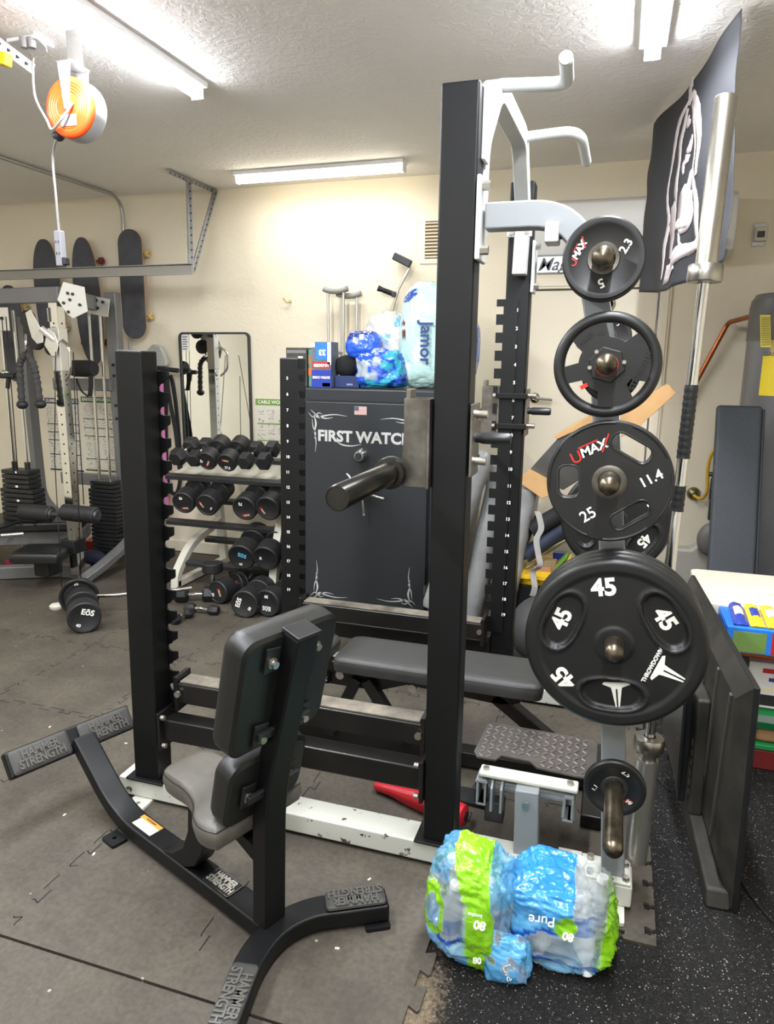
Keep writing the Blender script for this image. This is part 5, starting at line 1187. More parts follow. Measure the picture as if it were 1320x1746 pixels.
for k in range(11): part(vt, 'louvre', MB().box((-1.19, WALL_Y - .007, 2.242 + k * .0215), (.25, .014, .003), Euler((.7, 0, 0))), M_trim)

# ================================================================== STACKED STUFF RIGHT OF THE SAFE
M_gmat = mat('gray_mat_vinyl', '#8a8b8b', .32, 0, .08, 5, .5, 14, bdist=.01)
def soft_slab(name, label, p0, p1, w, th, seed, m, up=(0, 1, 0), group=None):
    p0, p1 = Vector(p0), Vector(p1); d = (p1 - p0).normalized(); n = Vector(up) - d * Vector(up).dot(d); n.normalize(); s = d.cross(n); L = (p1 - p0).length
    t = thing(name, label, 'folding mat', p0, group=group); o = rrect(w, th, min(w, th) * .42, 6); mb = MB(); K = 30; vs_ = []
    for i in range(K + 1):
        u = i / K; e = 1 - .25 * max(0, abs(u - .5) * 2 - .93) / .07
        for a, b in o:
            k = 1 + .10 * noise.noise(Vector((u * 9 + seed, a * 6, b * 12)))
            vs_.append(p0 + d * (u * L) + s * (a * k * e) + n * (b * k * e + .02 * math.sin(u * 4 + seed)))
    nn = len(o); mb.add(vs_, [(i * nn + k, i * nn + (k + 1) % nn, (i + 1) * nn + (k + 1) % nn, (i + 1) * nn + k) for i in range(K) for k in range(nn)], True); mb.add(vs_[:nn], [tuple(range(nn))]); mb.add(vs_[-nn:], [tuple(range(nn))])
    part(t, 'pad', mb, m); return t
soft_slab('folding_mat', 'narrow rolled gray vinyl mat edge leaning nearest beside the tall post', (-.90, 3.62, .22), (-.66, 3.86, 1.06), .10, .16, 1, M_gmat, group='gray folding mats')
soft_slab('folding_mat', 'gray folded mat standing behind the narrow one', (-.72, 3.78, -.0), (-.60, 4.05, .95), .11, .3, 2, M_gmat, group='gray folding mats')
soft_slab('folding_mat', 'wide dark-topped gray folded mat standing against the safe side', (-.86, 3.98, .0), (-.78, 4.15, 1.0), .09, .42, 3, mat('gray_mat_dark', '#6a6b6b', .4, 0, .08, 5), group='gray folding mats')
soft_slab('folding_mat', 'gray folded mat standing right of the far tall post', (-.56, 3.95, .0), (-.46, 4.10, .86), .14, .36, 4, M_gmat, group='gray folding mats')
# leaning cardboard carton
def slab(a, b, w, th, m, up): return MB().beam(a, b, w, th, up=up)
t = thing('cardboard_box', 'long brown cardboard box leaning across the door behind the plates', 'cardboard box', (-.1, 4.0, .5))
def wslab(name, pts, Y, th, m):
    vs_ = [W(x, y, Y) for x, y in pts]; n = len(vs_); part(t, name, MB().add(vs_ + [v + Vector((0, th, 0)) for v in vs_], [tuple(range(n)), tuple(range(n, 2 * n))[::-1]] + [(i, (i + 1) % n, n + (i + 1) % n, n + i) for i in range(n)]), m, .003)
M_card = mat('cardboard', '#c39a68', .7, 0, .07, 8)
wslab('carton', [(1030, 712), (1140, 655), (1154, 670), (1085, 732), (1030, 762)], 4.02, .14, M_card)
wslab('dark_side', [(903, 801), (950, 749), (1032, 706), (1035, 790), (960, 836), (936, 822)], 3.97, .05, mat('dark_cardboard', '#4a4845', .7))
wslab('top_edge', [(950, 749), (945, 744), (1040, 688), (1040, 708)], 3.96, .12, M_card)
wslab('end_flap', [(889, 812), (903, 801), (938, 820), (936, 846), (924, 850), (889, 826)], 3.93, .10, M_card)

# storage tote with clutter
t = thing('storage_tote', 'black storage tote with a yellow lid rim behind the far post', 'storage tote', (-.2, 4.0, -.008))
ly = 3.88
part(t, 'tub', MB().b2((-.46, ly + .02, -.008), (.12, ly + .45, .33)), M_plastic, .02)
rim = MB(); rim.b2((-.48, ly, .33), (.14, ly + .03, .375)); rim.b2((-.48, ly + .44, .33), (.14, ly + .47, .375)); rim.b2((-.48, ly, .33), (-.45, ly + .47, .375)); rim.b2((.11, ly, .33), (.14, ly + .47, .375)); rim.b2((-.485, ly - .008, .365), (.145, ly + .478, .385))
part(t, 'yellow_lid', rim, mat('tote_yellow', '#e6b81c', .45), .006)
pbox('parts_box', 'small brown carton in the yellow-rimmed tote', 'carton', W(908, 990, 3.98) * 1.0, W(908, 990, 3.98) + Vector((.10, .08, .085)), P_br)
pbox('parts_box', 'small tan carton beside the brown one in the tote', 'carton', W(926, 982, 3.99), W(926, 982, 3.99) + Vector((.07, .07, .09)), mat('tan_carton', '#8a755a', .6))
pbox('parts_box', 'small red carton at the middle of the tote clutter', 'carton', W(940, 972, 4.02), W(940, 972, 4.02) + Vector((.045, .05, .05)), P_redc)
pbox('parts_box', 'navy carton behind the red one in the tote', 'carton', W(942, 962, 4.1), W(942, 962, 4.1) + Vector((.09, .06, .07)), P_dblue)
for k, c in enumerate(('green', 'yellow', 'white')):
    p = W(958 + k * 5, 955 + k * 4, 4.03); single('paint_strip', 'small %s striped booklet in the tote next to the plates' % c, 'booklet', MB().box(p, (.014, .10, .09), Euler((.2, .7, 0))), mat('strip_' + c, {'green': '#6a9a3a', 'yellow': '#cfc44a', 'white': '#d9d6cc'}[c], .5), group='booklets in the tote')
single('webbing_strap', 'gray webbing strap hanging over the yellow tote rim', 'strap', MB().sweep(smooth_path([W(917, 872, 3.80), W(923, 900, 3.80), W(915, 920, 3.80), W(918, 945, 3.80), W(921, 965, 3.80), W(909, 975, 3.84), W(912, 1000, 3.835), W(908, 1016, 3.845)], 6), .032, .003, (1, 0, 0)), mat('strap_gray', '#a5a39d', .6))
fc_ = thing('folded_camp_chair', 'dark blue folded camp chair lying slanted over the tote', 'camp chair', W(935, 900, 3.98))
for (xa, ya, xb, yb, r, mm) in ((895, 948, 1010, 868, .045, mat('navy_fabric', '#232c40', .7)), (892, 958, 1015, 895, .014, M_steel), (890, 945, 915, 880, .012, M_plastic), (918, 880, 955, 873, .007, M_steel), (955, 873, 955, 883, .007, M_steel), (955, 883, 925, 893, .007, M_steel), (888, 960, 912, 935, .008, M_steel), (898, 968, 960, 925, .006, M_steel), (905, 905, 1000, 850, .05, mat('dark_fabric', '#151719', .8))):
    part(fc_, 'fabric_roll' if r > .03 else 'frame_tube', MB().cyl(W(xa, ya, 3.98), W(xb, yb, 4.06), r, n=14), mm)
bal = thing('slam_ball', 'large dark gray slam ball on the floor behind the far tall post', 'slam ball', (-.265, 3.60, 0))
part(bal, 'ball', MB().ball((-.275, 3.60, .182), .182, 40, 26), mat('slam_rubber', '#3a3a39', .6, 0, .1, 10, .4, 16, bdist=.006))
part(bal, 'label', MB().grid(lambda u, v: Vector((-.275, 3.60, .182)) + Vector((math.cos(-1.98 + u * .16) * math.cos(.15 + v * .32), math.sin(-1.98 + u * .16) * math.cos(.15 + v * .32), math.sin(.15 + v * .32))) * .184, 4, 4), M_yl)
def kettlebell(x, y, lab):
    t = thing('kettlebell', lab, 'kettlebell', (x, y, 0), group='kettlebells by the mats')
    part(t, 'bell', MB().lathe([(0, 0), (.055, 0), (.085, .03), (.095, .075), (.08, .13), (.045, .16), (0, .165)], (x, y, 0), ZA, 32), M_rubber)
    part(t, 'handle', MB().tube(fillet([(x - .05, y, .13), (x - .065, y, .23), (x + .065, y, .23), (x + .05, y, .13)], .04), .016, 12), M_rubber)
kettlebell(-.76, 3.44, 'black kettlebell left of the pair behind the far crossbar'); kettlebell(-.56, 3.47, 'black kettlebell nearest the far tall post')
# red bat and loose black block on the mat
t = thing('plastic_bat', 'red plastic bat lying on the mat behind the near tall post', 'bat', (-.6, 2.3, 0))
a, b = G(795, 1392, .035), G(640, 1338, .022)
part(t, 'bat', MB().tube([a + (b - a) * k for k in (0, .02, .12, .4, .62, .8, .97, 1)], [.02, .036, .040, .040, .032, .022, .02, .012], 24), mat('red_plastic', '#b5212a', .3))
part(t, 'end_hole', MB().cyl(a + (a - b).normalized() * .000, a + (a - b).normalized() * .002, .016), M_plastic)
blk = single('steel_base_plate', 'small flat black drilled plate on the mat beside the hinged step', 'metal plate', (lambda: (lambda me: (me.transform(Matrix.Translation((-.41, 2.29, .008)) @ Matrix.Rotation(-.05, 4, 'Z')), me)[1])(curve_mesh([rrect(.16, .09, .006, 2), arc((-.04, 0), .012, 0, 2 * PI, 12)[:-1]], .006)))(), M_plastic)

# ================================================================== DUMBBELL RACK AND DUMBBELLS
dk = thing('dumbbell_rack', 'white three-tier dumbbell rack with black shelves against the back wall', 'dumbbell rack', (-2.5, 4.4, 0))
RX0, RX1 = -2.93, -1.99
M_cream = mat('cream_white_frame', '#ccc9ba', .4)
for x, lbl in ((-2.80, 0), (-2.06, 1)):
    part(dk, 'upright', MB().beam((x, 4.66, .02), (x, 4.56, .86), .06, .05, up=(0, 1, 0)), M_cream, .005)
    fr_ = fillet([(x, 4.60, .36), (x, 4.20, .27), (x, 4.02, .10), (x, 4.01, .0)], .14, 7) if x < -2.5 else fillet([(x, 4.20, .62), (x, 4.06, .3), (x, 4.0, .0)], .1, 5)
    part(dk, 'front_leg', MB().sweep(fr_, .055, .05, (1, 0, 0)), M_cream, .005)
    part(dk, 'foot_beam', MB().beam((x, 4.0, .035), (x, 4.72, .035), .055, .05), M_cream, .005)
shelves = ((.835, 4.12, 4.50, .055), (.52, 4.10, 4.48, .055), (.24, 4.08, 4.42, .05))
for z, y0, y1, tl in shelves:
    for k, yy in enumerate((y0, y1)):
        zz = z - .07 + (.085 if k else 0)
        part(dk, 'shelf_rail', MB().prism([(-.028, .0), (.028, .012), (.028, -.014), (-.022, -.03)], (RX0 if z > .3 else -2.83, yy + .04, zz + .0), YA, ZA, (RX1 - RX0) if z > .3 else .8), M_darkmetal, .003)
part(dk, 'top_deck', MB().add([(RX0, 4.20, .755), (RX1, 4.20, .755), (RX1, 4.54, .825), (RX0, 4.54, .825), (RX0, 4.20, .748), (RX1, 4.20, .748), (RX1, 4.54, .818), (RX0, 4.54, .818)], [(0, 1, 2, 3), (7, 6, 5, 4), (0, 3, 7, 4), (1, 5, 6, 2), (0, 4, 5, 1), (3, 2, 6, 7)]), M_cream)

def dumbbell(label, pf, pr, r, kind='round', texts=(), group='dumbbells on the rack', th=None):
    # pf: centre of the front head's outer face, pr: centre of the rear head's outer face
    pf, pr = Vector(pf), Vector(pr); c = (pf + pr) / 2; d = (pr - pf); L = d.length; d.normalize(); th = th or L * .34
    t = thing('dumbbell', label, 'dumbbell', c, group=group)
    part(t, 'handle', MB().lathe([(.013, th * .9), (.013, L * .42), (.0165, L * .5), (.013, L * .58), (.013, L - th * .9)], pf, d, 16), M_chrome)
    for s0, s1 in ((0, th), (L, L - th)):
        o = pf + d * s0; dd = d if s1 > s0 else -d
        if kind == 'round': m = MB().lathe([(0, .003), (r * .78, .003), (r * .82, 0), (r - .006, 0), (r, .006), (r, th - .006), (r - .006, th), (0, th)], o, dd, 40)
        else:
            m = MB(); a = dd.orthogonal().normalized(); up = (ZA - dd * dd.z).normalized(); sd = dd.cross(up)
            rr = [(r * .78, 0), (r, .022), (r, th - .015), (r * .72, th)]; vs_ = []
            for q, h in rr: vs_ += [o + dd * h + (up * math.sin(k * PI / 3) + sd * math.cos(k * PI / 3)) * q for k in range(6)]
            m.add(vs_, [(i * 6 + k, i * 6 + (k + 1) % 6, i * 6 + 6 + (k + 1) % 6, i * 6 + 6 + k) for i in range(3) for k in range(6)] + [tuple(range(6)), tuple(range(18, 24))])
        part(t, 'head', m, M_rubber, .003 if kind == 'hex' else 0)
    up = (ZA - d * d.z).normalized(); u = d.cross(up)    # facing -d
    for body, s, dx, dz, rot, mm in texts:
        me = text_mesh(body, s, .0006, bold=s * .03)
        me.transform(frame(pf - d * .0006 + u * dx + up * dz, u, up) @ Matrix.Rotation(math.radians(rot), 4, 'Z')); part(t, 'lettering', me, mm)
    return t
UM = lambda s, dx, dz, rot: [('U', s, dx, dz, rot, M_red), ('MAX', s * .8, dx + s * .9 * math.cos(math.radians(rot)), dz + s * .9 * math.sin(math.radians(rot)), rot, mat('pale_orange_ink', '#e8b8a0', .5))]
def rr_(x, y, Y, r): return W(x, y, Y)
TOP = [(298, 784, 328, 757, 'hex', .062, 'hex dumbbell at the left end of the top shelf', ()), (328, 787, 351, 757, 'hex', .056, 'smaller hex dumbbell second from the left on the top shelf', ()),
       (352, 787, 376, 757, 'round', .066, 'round dumbbell third from the left on the top shelf', UM(.022, .0, -.03, 60) + [('27', .022, -.035, .0, 80, M_ink)]), (386, 790, 409, 758, 'round', .066, 'round dumbbell marked 27.5 on the top shelf', UM(.022, -.02, .02, -10) + [('27.5', .024, .0, -.035, -8, M_ink)]),
       (415, 791, 438, 764, 'hex', .058, 'hex dumbbell right of the 27.5 one on the top shelf', ()), (447, 792, 464, 763, 'hex', .058, 'hex dumbbell beside the far-left post on the top shelf', ())]
for xa, ya, xb, yb, k, r, lb, tx in TOP:
    f_ = W(xa, ya, 4.05); r_ = W(xb + 5, yb - 3, 4.30); dumbbell(lb, f_, r_, r, k, tx, 'dumbbells on the top shelf')
MID = [(312, 858, 'round', .078, 'heavy round dumbbell marked 45 at the left end of the middle shelf', [('45', .026, -.01, .035, 170, M_ink)] + UM(.024, -.01, -.04, 5)),
       (352, 862, 'round', .078, 'heavy round dumbbell second on the middle shelf', UM(.024, -.045, .02, -60) + [('5', .026, .03, -.02, 150, M_ink)]),
       (416, 868, 'round', .084, 'heavy round dumbbell marked 75 on the middle shelf', [('75', .028, -.02, .035, 175, M_ink)] + UM(.026, -.01, -.05, 12)),
       (456, 868, 'round', .084, 'heavy round dumbbell half behind the post on the middle shelf', UM(.024, -.045, .0, -60))]
for xa, ya, k, r, lb, tx in MID:
    f_ = W(xa, ya, 3.99); dumbbell(lb, f_, W(xa + 31, ya - 33, 4.27), r, k, tx, 'dumbbells on the middle shelf', .105)
EOS = 'E\u014dS'
LOWR = [(411, 951, .092, 'very large round dumbbell marked 80 on the bottom shelf', [(EOS, .038, .01, .015, -18, M_blueink), ('80', .022, -.01, -.05, 178, M_ink)]), (452, 953, .088, 'large round dumbbell behind the rack leg on the bottom shelf', [('70', .022, -.03, .0, 90, M_ink)])]
for xa, ya, r, lb, tx in LOWR:
    f_ = W(xa, ya, 3.93); dumbbell(lb, f_, W(xa + 32, ya - 42, 4.23), r, 'round', tx, 'dumbbells on the bottom shelf', .12)
def floor_db(x, y, r, lab, tx, yaw=0.0, L=.34, kind='round', th=None):
    f_ = G(x, y, 0); c = Vector((f_.x, f_.y, r * (1 if kind == 'round' else .866))); d = Vector((math.sin(yaw), math.cos(yaw), 0)); dumbbell(lab, c, c + d * L, r, kind, tx, 'dumbbells on the floor', th)
floor_db(417, 1054, .087, 'round dumbbell with white logo on the floor, number 50 sideways', [(EOS, .040, -.035, .01, 72, M_ink), ('50', .024, .035, -.025, 60, M_ink)], -.12)
floor_db(455, 1052, .086, 'round dumbbell marked 50 upside down beside the far left post', [('50', .026, .0, .045, 178, M_ink), (EOS, .038, .0, -.03, 178, M_ink)], .05)
floor_db(371, 1030, .078, 'round dumbbell with red logo on the floor right of the upended one', UM(.026, .012, .02, -72) + [('30', .024, -.035, -.02, -80, M_ink)], .15)
floor_db(402, 1014, .076, 'round dumbbell on the floor behind the white logo one', UM(.022, .01, .02, -75), .4)
floor_db(440, 1012, .076, 'round dumbbell under the rack close to the post', [('20', .02, -.03, .02, 30, M_ink)], -.9)
floor_db(299, 1026, .055, 'hex dumbbell on the floor at the foot of the white rack leg', (), 1.15, .26, 'hex', .085)
floor_db(316, 1043, .034, 'small hex dumbbell lying sideways in front of the upended one', (), 1.5, .23, 'hex', .07)
floor_db(295, 1066, .034, 'smallest hex dumbbell nearest the notched post on the floor', (), .12, .17, 'hex', .055)
p = G(356, 1023, 0); t = dumbbell('short dumbbell standing upended on the floor in front of the rack', p + Vector((0, .06, .24)), p + Vector((0, .06, 0)), .068, 'round', (), 'dumbbells on the floor', .065)
# dumbbell and loaded bar by the cable machine
floor_db(146, 1080, .092, 'round dumbbell marked 40 alone on the floor near the cable machine', [(EOS, .046, .02, .03, -18, M_ink), ('40', .026, -.035, -.04, -20, M_ink)], -.75, .33, 'round', .115)
cb = thing('curl_bar', 'bent chrome curl bar lying on the floor behind the rubber plate', 'curl bar', (-2.9, 3.6, .1))
p0 = G(138, 1046, 0); p0 = Vector((p0.x, p0.y, .115))
pts = [p0, p0 + Vector((.22, .10, 0)), p0 + Vector((.34, .25, .0)), p0 + Vector((.46, .27, 0)), p0 + Vector((.56, .36, 0))]
part(cb, 'shaft', MB().tube(smooth_path(pts, 6), .0135, 12), M_steel)
t = thing('weight_plate', 'black rubber plate with a red center on the end of the curl bar', 'weight plate', p0, rot=Euler((PI / 2, 0, .62)), world=False)
part(t, 'disc', MB().lathe(flat_disc(.115, .02, .035, .014, .01), (0, 0, 0), (0, 0, 1), 60), M_urethane)
for a in (40, 160, 280): part(t, 'grip_slot', MB().box((.07 * math.cos(math.radians(a)), .07 * math.sin(math.radians(a)), .027), (.045, .022, .004), Euler((0, 0, math.radians(a + 90)))), M_plastic, .002)
part(t, 'red_collar', MB().lathe([(.015, .03), (.032, .03), (.034, .045), (.03, .05), (.015, .05)], (0, -.0, 0), (0, 0, 1), 8), M_red)
me = text_mesh('25', .026, .0006, bold=.0006); me.transform(Matrix.Translation((-.01, .085, .0265))); part(t, 'lettering', me, M_ink)

# ================================================================== MIRROR, POSTERS, BANDS
mr = thing('wall_mirror', 'tall round-cornered mirror in a thin dark frame behind the dumbbell rack', 'mirror', (-2.96, WALL_Y, 1.3))
mc = (-2.955, 1.31); mw, mh = .61, .88
me = curve_mesh([rrect(mw, mh, .04, 6), rrect(mw - .03, mh - .03, .028, 6)], .012); me.transform(Matrix(((1, 0, 0, mc[0]), (0, 0, -1, WALL_Y - .02), (0, 1, 0, mc[1]), (0, 0, 0, 1)))); part(mr, 'frame', me, M_darkmetal)
me = curve_mesh([rrect(mw - .02, mh - .02, .03, 6)], .002); me.transform(Matrix(((1, 0, 0, mc[0]), (0, 0, -1, WALL_Y - .02), (0, 1, 0, mc[1]), (0, 0, 0, 1)))); part(mr, 'glass', me, mat('mirror_glass', '#e6e9e8', .02, 1.0))
st = part(mr, 'sticker', MB().b2((-3.235, WALL_Y - .026, 1.61), (-3.175, WALL_Y - .0225, 1.735)), P_wh); tx = MB()
for k in range(6): tx.b2((-3.228, WALL_Y - .0268, 1.622 + k * .018), (-3.225 + .035 + .008 * (k % 2), WALL_Y - .026, 1.628 + k * .018))
part(st, 'print', tx, mat('dark_ink', '#2c2622'))
def poster(label, x0, x1, z0, z1, col, title, rows, seed, text=(0, 0)):
    t = thing('exercise_poster', label, 'poster', ((x0 + x1) / 2, WALL_Y, z0)); y = WALL_Y - .003
    part(t, 'sheet', MB().b2((x0, y, z0), (x1, WALL_Y, z1)), mat('poster_paper', '#dcd7c8', .5)); mm = mat('poster_' + col, {'navy': '#26304e', 'green': '#2f6a3a', 'lime': '#6f9a3a'}[col], .5)
    h = z1 - z0; part(t, 'heading_band', MB().b2((x0, y - .001, z1 - .075 * h), (x1, y, z1)), mm); part(t, 'footer_band', MB().b2((x0, y - .001, z0), (x1, y, z0 + .022 * h)), mm)
    for r in rows: part(t, 'divider_line', MB().b2((x0 + .01, y - .001, z1 - r * h), (x1 - .01, y, z1 - r * h + .012 * h)), mm)
    me = text_mesh(title, .036, .0003, bold=.0008); me.transform(frame(((x0 + x1) / 2, y - .0014, z1 - .038 * h), XA, ZA)); w = (x1 - x0) * .92; k = w / max(.01, me.vertices and (max(v.co.x for v in me.vertices) - min(v.co.x for v in me.vertices)))
    cxm = (x0 + x1) / 2; me.transform(Matrix.Translation((cxm, 0, 0)) @ Matrix.Diagonal((min(1, k), 1, 1, 1)) @ Matrix.Translation((-cxm, 0, 0))); part(t, 'lettering', me, M_ink)
    rnd = random.Random(seed); fg_ = MB(); nx = 4; nz_ = 9
    for i in range(nx):
        for j in range(nz_):
            cx_ = x0 + (x1 - x0) * (i + .5) / nx; cz = z0 + .04 * h + (h * .87) * (j + .5) / nz_
            for q in range(5): fg_.box((cx_ + rnd.uniform(-.028, .028), y - .0004, cz + rnd.uniform(-.02, .022)), (rnd.uniform(.006, .022), .001, .0035), Euler((0, rnd.uniform(-1.5, 1.5), 0)))
            fg_.box((cx_, y - .0004, cz - .028), (.05, .001, .002))
    part(t, 'figure_drawings', fg_, mat('poster_print', '#7a6a5a', .6))
poster('workout poster with a navy heading behind the cable machine', -4.62, -4.27, .60, 1.215, 'navy', 'DUMBBELL WORKOUTS', (.36, .47, .58, .78), 1)
poster('workout poster with a green heading left of the notched near post', -4.245, -3.90, .615, 1.235, 'green', 'BARBELL WORKOUT', (.30, .42, .53, .84), 2)
poster('workout poster with a lime green heading between the mirror and the safe', -2.625, -2.28, .62, 1.26, 'lime', 'CABLE WORKOUT', (.30, .5, .65, .85), 3)
def band(name, label, cat, pts, w, th, m, side=(1, 0, 0), n=6, parts=()):
    t = thing(name, label, cat, pts[0]); part(t, 'band', MB().sweep(smooth_path(pts, n), w, th, side), m); return t
M_pink = mat('pink_latex', '#d77fb0', .5)
band('resistance_band', 'long pink resistance band knotted midway and hanging on the wall', 'resistance band', [W(268, 620, 4.80), W(270, 680, 4.80), W(272, 740, 4.80), W(274, 770, 4.79), W(276, 820, 4.80), W(280, 885, 4.80)], .10, .006, M_pink)
part(bpy.data.objects['resistance_band'], 'knot', MB().ball(W(275, 762, 4.77), .045, sc=(1.2, .6, .8)), M_pink)
pts = [W(283, 640, 4.82), W(283, 740, 4.82), W(285, 810, 4.82), W(292, 838, 4.82), W(303, 838, 4.82), W(308, 800, 4.82), W(303, 720, 4.82), W(296, 660, 4.82), W(290, 640, 4.82)]
band('resistance_band', 'long black loop band hanging on the wall between the pink band and mirror', 'resistance band', pts, .012, .03, M_rubber, side=(0, 1, 0))
hg = thing('band_hanger', 'short black bar hanger with gray clamp holding the bands on the wall', 'wall hanger', W(280, 625, 4.85))
part(hg, 'bar', MB().cyl(W(262, 627, 4.80), W(304, 632, 4.80), .018), M_plastic)
part(hg, 'clamp', MB().prism([(-.09, 0), (-.07, .10), (-.02, .14), (.05, .12), (.10, .02), (.09, -.03), (-.06, -.03)], W(272, 618, 4.84), XA, ZA, .05), mat('clamp_gray', '#a5a39c', .45), .012, 3)
band('black_strap', 'black fabric strap drooping from the band hanger', 'strap', [W(285, 632, 4.78), W(286, 660, 4.78), W(291, 690, 4.78), W(300, 740, 4.78), W(306, 800, 4.78)], .035, .004, mat('strap_black', '#1a1a1b', .8))

# ================================================================== SKATEBOARDS
def skateboard(label, cx_, z0, z1, rot=0.0, pointed=False, trucks=(1, 1), wheelc='#d8c89a', w=.20, group='skateboards on the wall'):
    t = thing('skateboard', label, 'skateboard', (cx_, WALL_Y - .09, (z0 + z1) / 2), group=group); L = z1 - z0; o = []
    for k in range(49):
        a = 2 * PI * k / 48; s = math.sin(a); c = math.cos(a)
        hx = w / 2 * math.copysign(abs(c) ** (.9 if pointed else .45), c); hz = L / 2 * math.copysign(abs(s) ** (.75 if pointed else .55), s); o.append((hx, hz))
    o = rrect(w, L, w * .49, 8) if not pointed else o[:-1]
    me = curve_mesh([o], .004, .0015); cr_, sr = math.cos(rot), math.sin(rot)
    me.transform(Matrix(((cr_, -sr, 0, cx_), (0, 0, -1, WALL_Y - .10), (sr, cr_, 0, (z0 + z1) / 2), (0, 0, 0, 1)))); part(t, 'deck', me, mat('grip_tape_gray', '#4b4b50', .85, 0, .15, 12, .2, 300))
    me2 = curve_mesh([o], .0015, .001); me2.transform(Matrix(((cr_, -sr, 0, cx_ + .004), (0, 0, -1, WALL_Y - .093), (sr, cr_, 0, (z0 + z1) / 2), (0, 0, 0, 1)))); part(t, 'wood_ply', me2, mat('maple_ply', '#b89468', .5))
    for s in (-1, 1):
        z = (z0 + z1) / 2 + s * (L / 2 - .17)
        tk = part(t, 'truck', MB().cyl((cx_ - .1, WALL_Y - .045, z), (cx_ + .1, WALL_Y - .045, z), .010), M_steel)
        part(tk, 'hanger', MB().box((cx_, WALL_Y - .068, z), (.05, .045, .05)), M_steel, .006)
        for q in (-1, 1): part(t, 'wheel', MB().lathe([(.006, -.016), (.02, -.017), (.027, -.012), (.027, .012), (.02, .017), (.006, .016)], (cx_ + q * .11, WALL_Y - .045, z), XA, 20), mat('wheel_' + wheelc[1:], wheelc, .5))
    return t
skateboard('gray skateboard hung upright right of the metal conduit', -3.60, 1.70, 2.50, w=.205, wheelc='#c9ab6a')
skateboard('gray pointed skateboard hung left of the metal conduit', -4.02, 1.50, 2.46, .05, True, wheelc='#6a2430', w=.24)
skateboard('gray pointed skateboard hung behind the hanging power strip', -4.40, 1.62, 2.46, .02, True, wheelc='#b8a888', w=.25)
skateboard('dark skateboard hung low behind the cable machine beam', -4.80, 1.35, 2.12, 0, True, wheelc='#c2b070', w=.25)

# ================================================================== CEILING TRACK, CONDUIT, HANGER, CORD REEL
M_zd = mat('galvanized_dull', '#a9a9a6', .5, .6, .12, 16)
co = single('metal_conduit', 'thin metal conduit running along the ceiling and down the back wall', 'conduit', MB().tube(fillet([(-3.70, YF + .02, CEIL - .016), (-3.70, WALL_Y - .03, CEIL - .016), (-3.715, WALL_Y - .03, .3)], .14, 10), .0125, 12), mat('conduit_steel', '#a8a6a2', .4, .6))
tk = thing('garage_track_hanger', 'perforated angle iron hanger dropping from the ceiling with its horizontal track', 'garage door track', (-2.9, 4.5, CEIL))
def perf(a, b, w, up, holes=True, name='angle_strut'):
    a, b = Vector(a), Vector(b); p_ = part(tk, name, (lambda m: (m.beam(a, b, w, .003, up=up), m.beam(a + Vector(up) * -.0, b, .003, w * .8, up=up))[0])(MB()), M_zd)
    if holes:
        m = MB(); n = int((b - a).length / .05); d = (b - a).normalized(); u = Vector(up).normalized(); u = (u - d * u.dot(d)).normalized()
        for k in range(n):
            c = a + d * (.03 + k * .05) + d.cross(u) * (w * .25); m.cyl(c - u * .0035, c + u * .0035, .006, n=8)
        part(p_, 'hole', m, M_plastic)
perf((-2.9, 4.30, CEIL - .006), (-2.9, 4.89, CEIL - .006), .05, (1, 0, 0)); 
ya = 4.36
perf((-2.885, 4.52, CEIL - .02), (-2.82, 4.40, 2.13), .045, (0, 1, 0)); perf((-2.885, 4.86, CEIL - .02), (-2.82, 4.42, 2.13), .045, (0, 1, 0))
part(tk, 'track_rail', MB().beam((-2.80, 4.40, 2.145), (XL, 4.40, 2.145), .012, .062), mat('track_tan', '#9d9a92', .5, .5), .003)
part(tk, 'track_lip', MB().beam((-2.80, 4.385, 2.178), (XL, 4.385, 2.178), .03, .004), M_zd); part(tk, 'track_lip', MB().beam((-2.80, 4.385, 2.113), (XL, 4.385, 2.113), .03, .004), M_zd)
RX, RY, RZ = -2.06, 2.46, 2.478
rl = thing('cord_reel', 'orange retractable extension cord reel hanging from the ceiling on a metal bracket', 'cord reel', (RX, RY, CEIL))
M_or = mat('orange_plastic', '#f2571f', .35); axr = Vector((.50, -.86, 0)).normalized(); axr = Vector((.05, -1, -.0)).normalized()
cR = Vector((RX, RY, RZ)); pr_ = [(0, .0), (.098, 0), (.107, -.004)]
for k in range(7): pr_ = pr_
prof = [(0, .034)] + [(r0, .034 - (.002 if k % 2 else 0)) for k, r0 in enumerate([.045, .05, .055, .06, .065, .07, .075, .08, .085, .09])] + [(.098, .030), (.106, .022), (.108, .012)]
part(rl, 'orange_side', MB().lathe(prof, cR, axr, 56), M_or); part(rl, 'housing_band', MB().lathe([(.108, .014), (.1085, -.045), (.106, -.055), (.09, -.06), (0, -.06)], cR, axr, 56), mat('reel_gray', '#b9b9bb', .4))
sd_ = Vector((-axr.y, axr.x, 0)); sd_ = sd_ if sd_.x > 0 else -sd_
part(rl, 'side_arm', MB().prism([(-.028, .15), (.028, .15), (.012, -.01), (-.012, -.01)], cR + axr * .037, sd_, ZA, .004), mat('reel_bracket', '#cfcfd2', .35, .4), .002)
part(rl, 'side_arm', MB().prism([(-.028, .15), (.028, .15), (.012, -.01), (-.012, -.01)], cR - axr * .068, sd_, ZA, .004), mat('reel_bracket', '#cfcfd2'), .002)
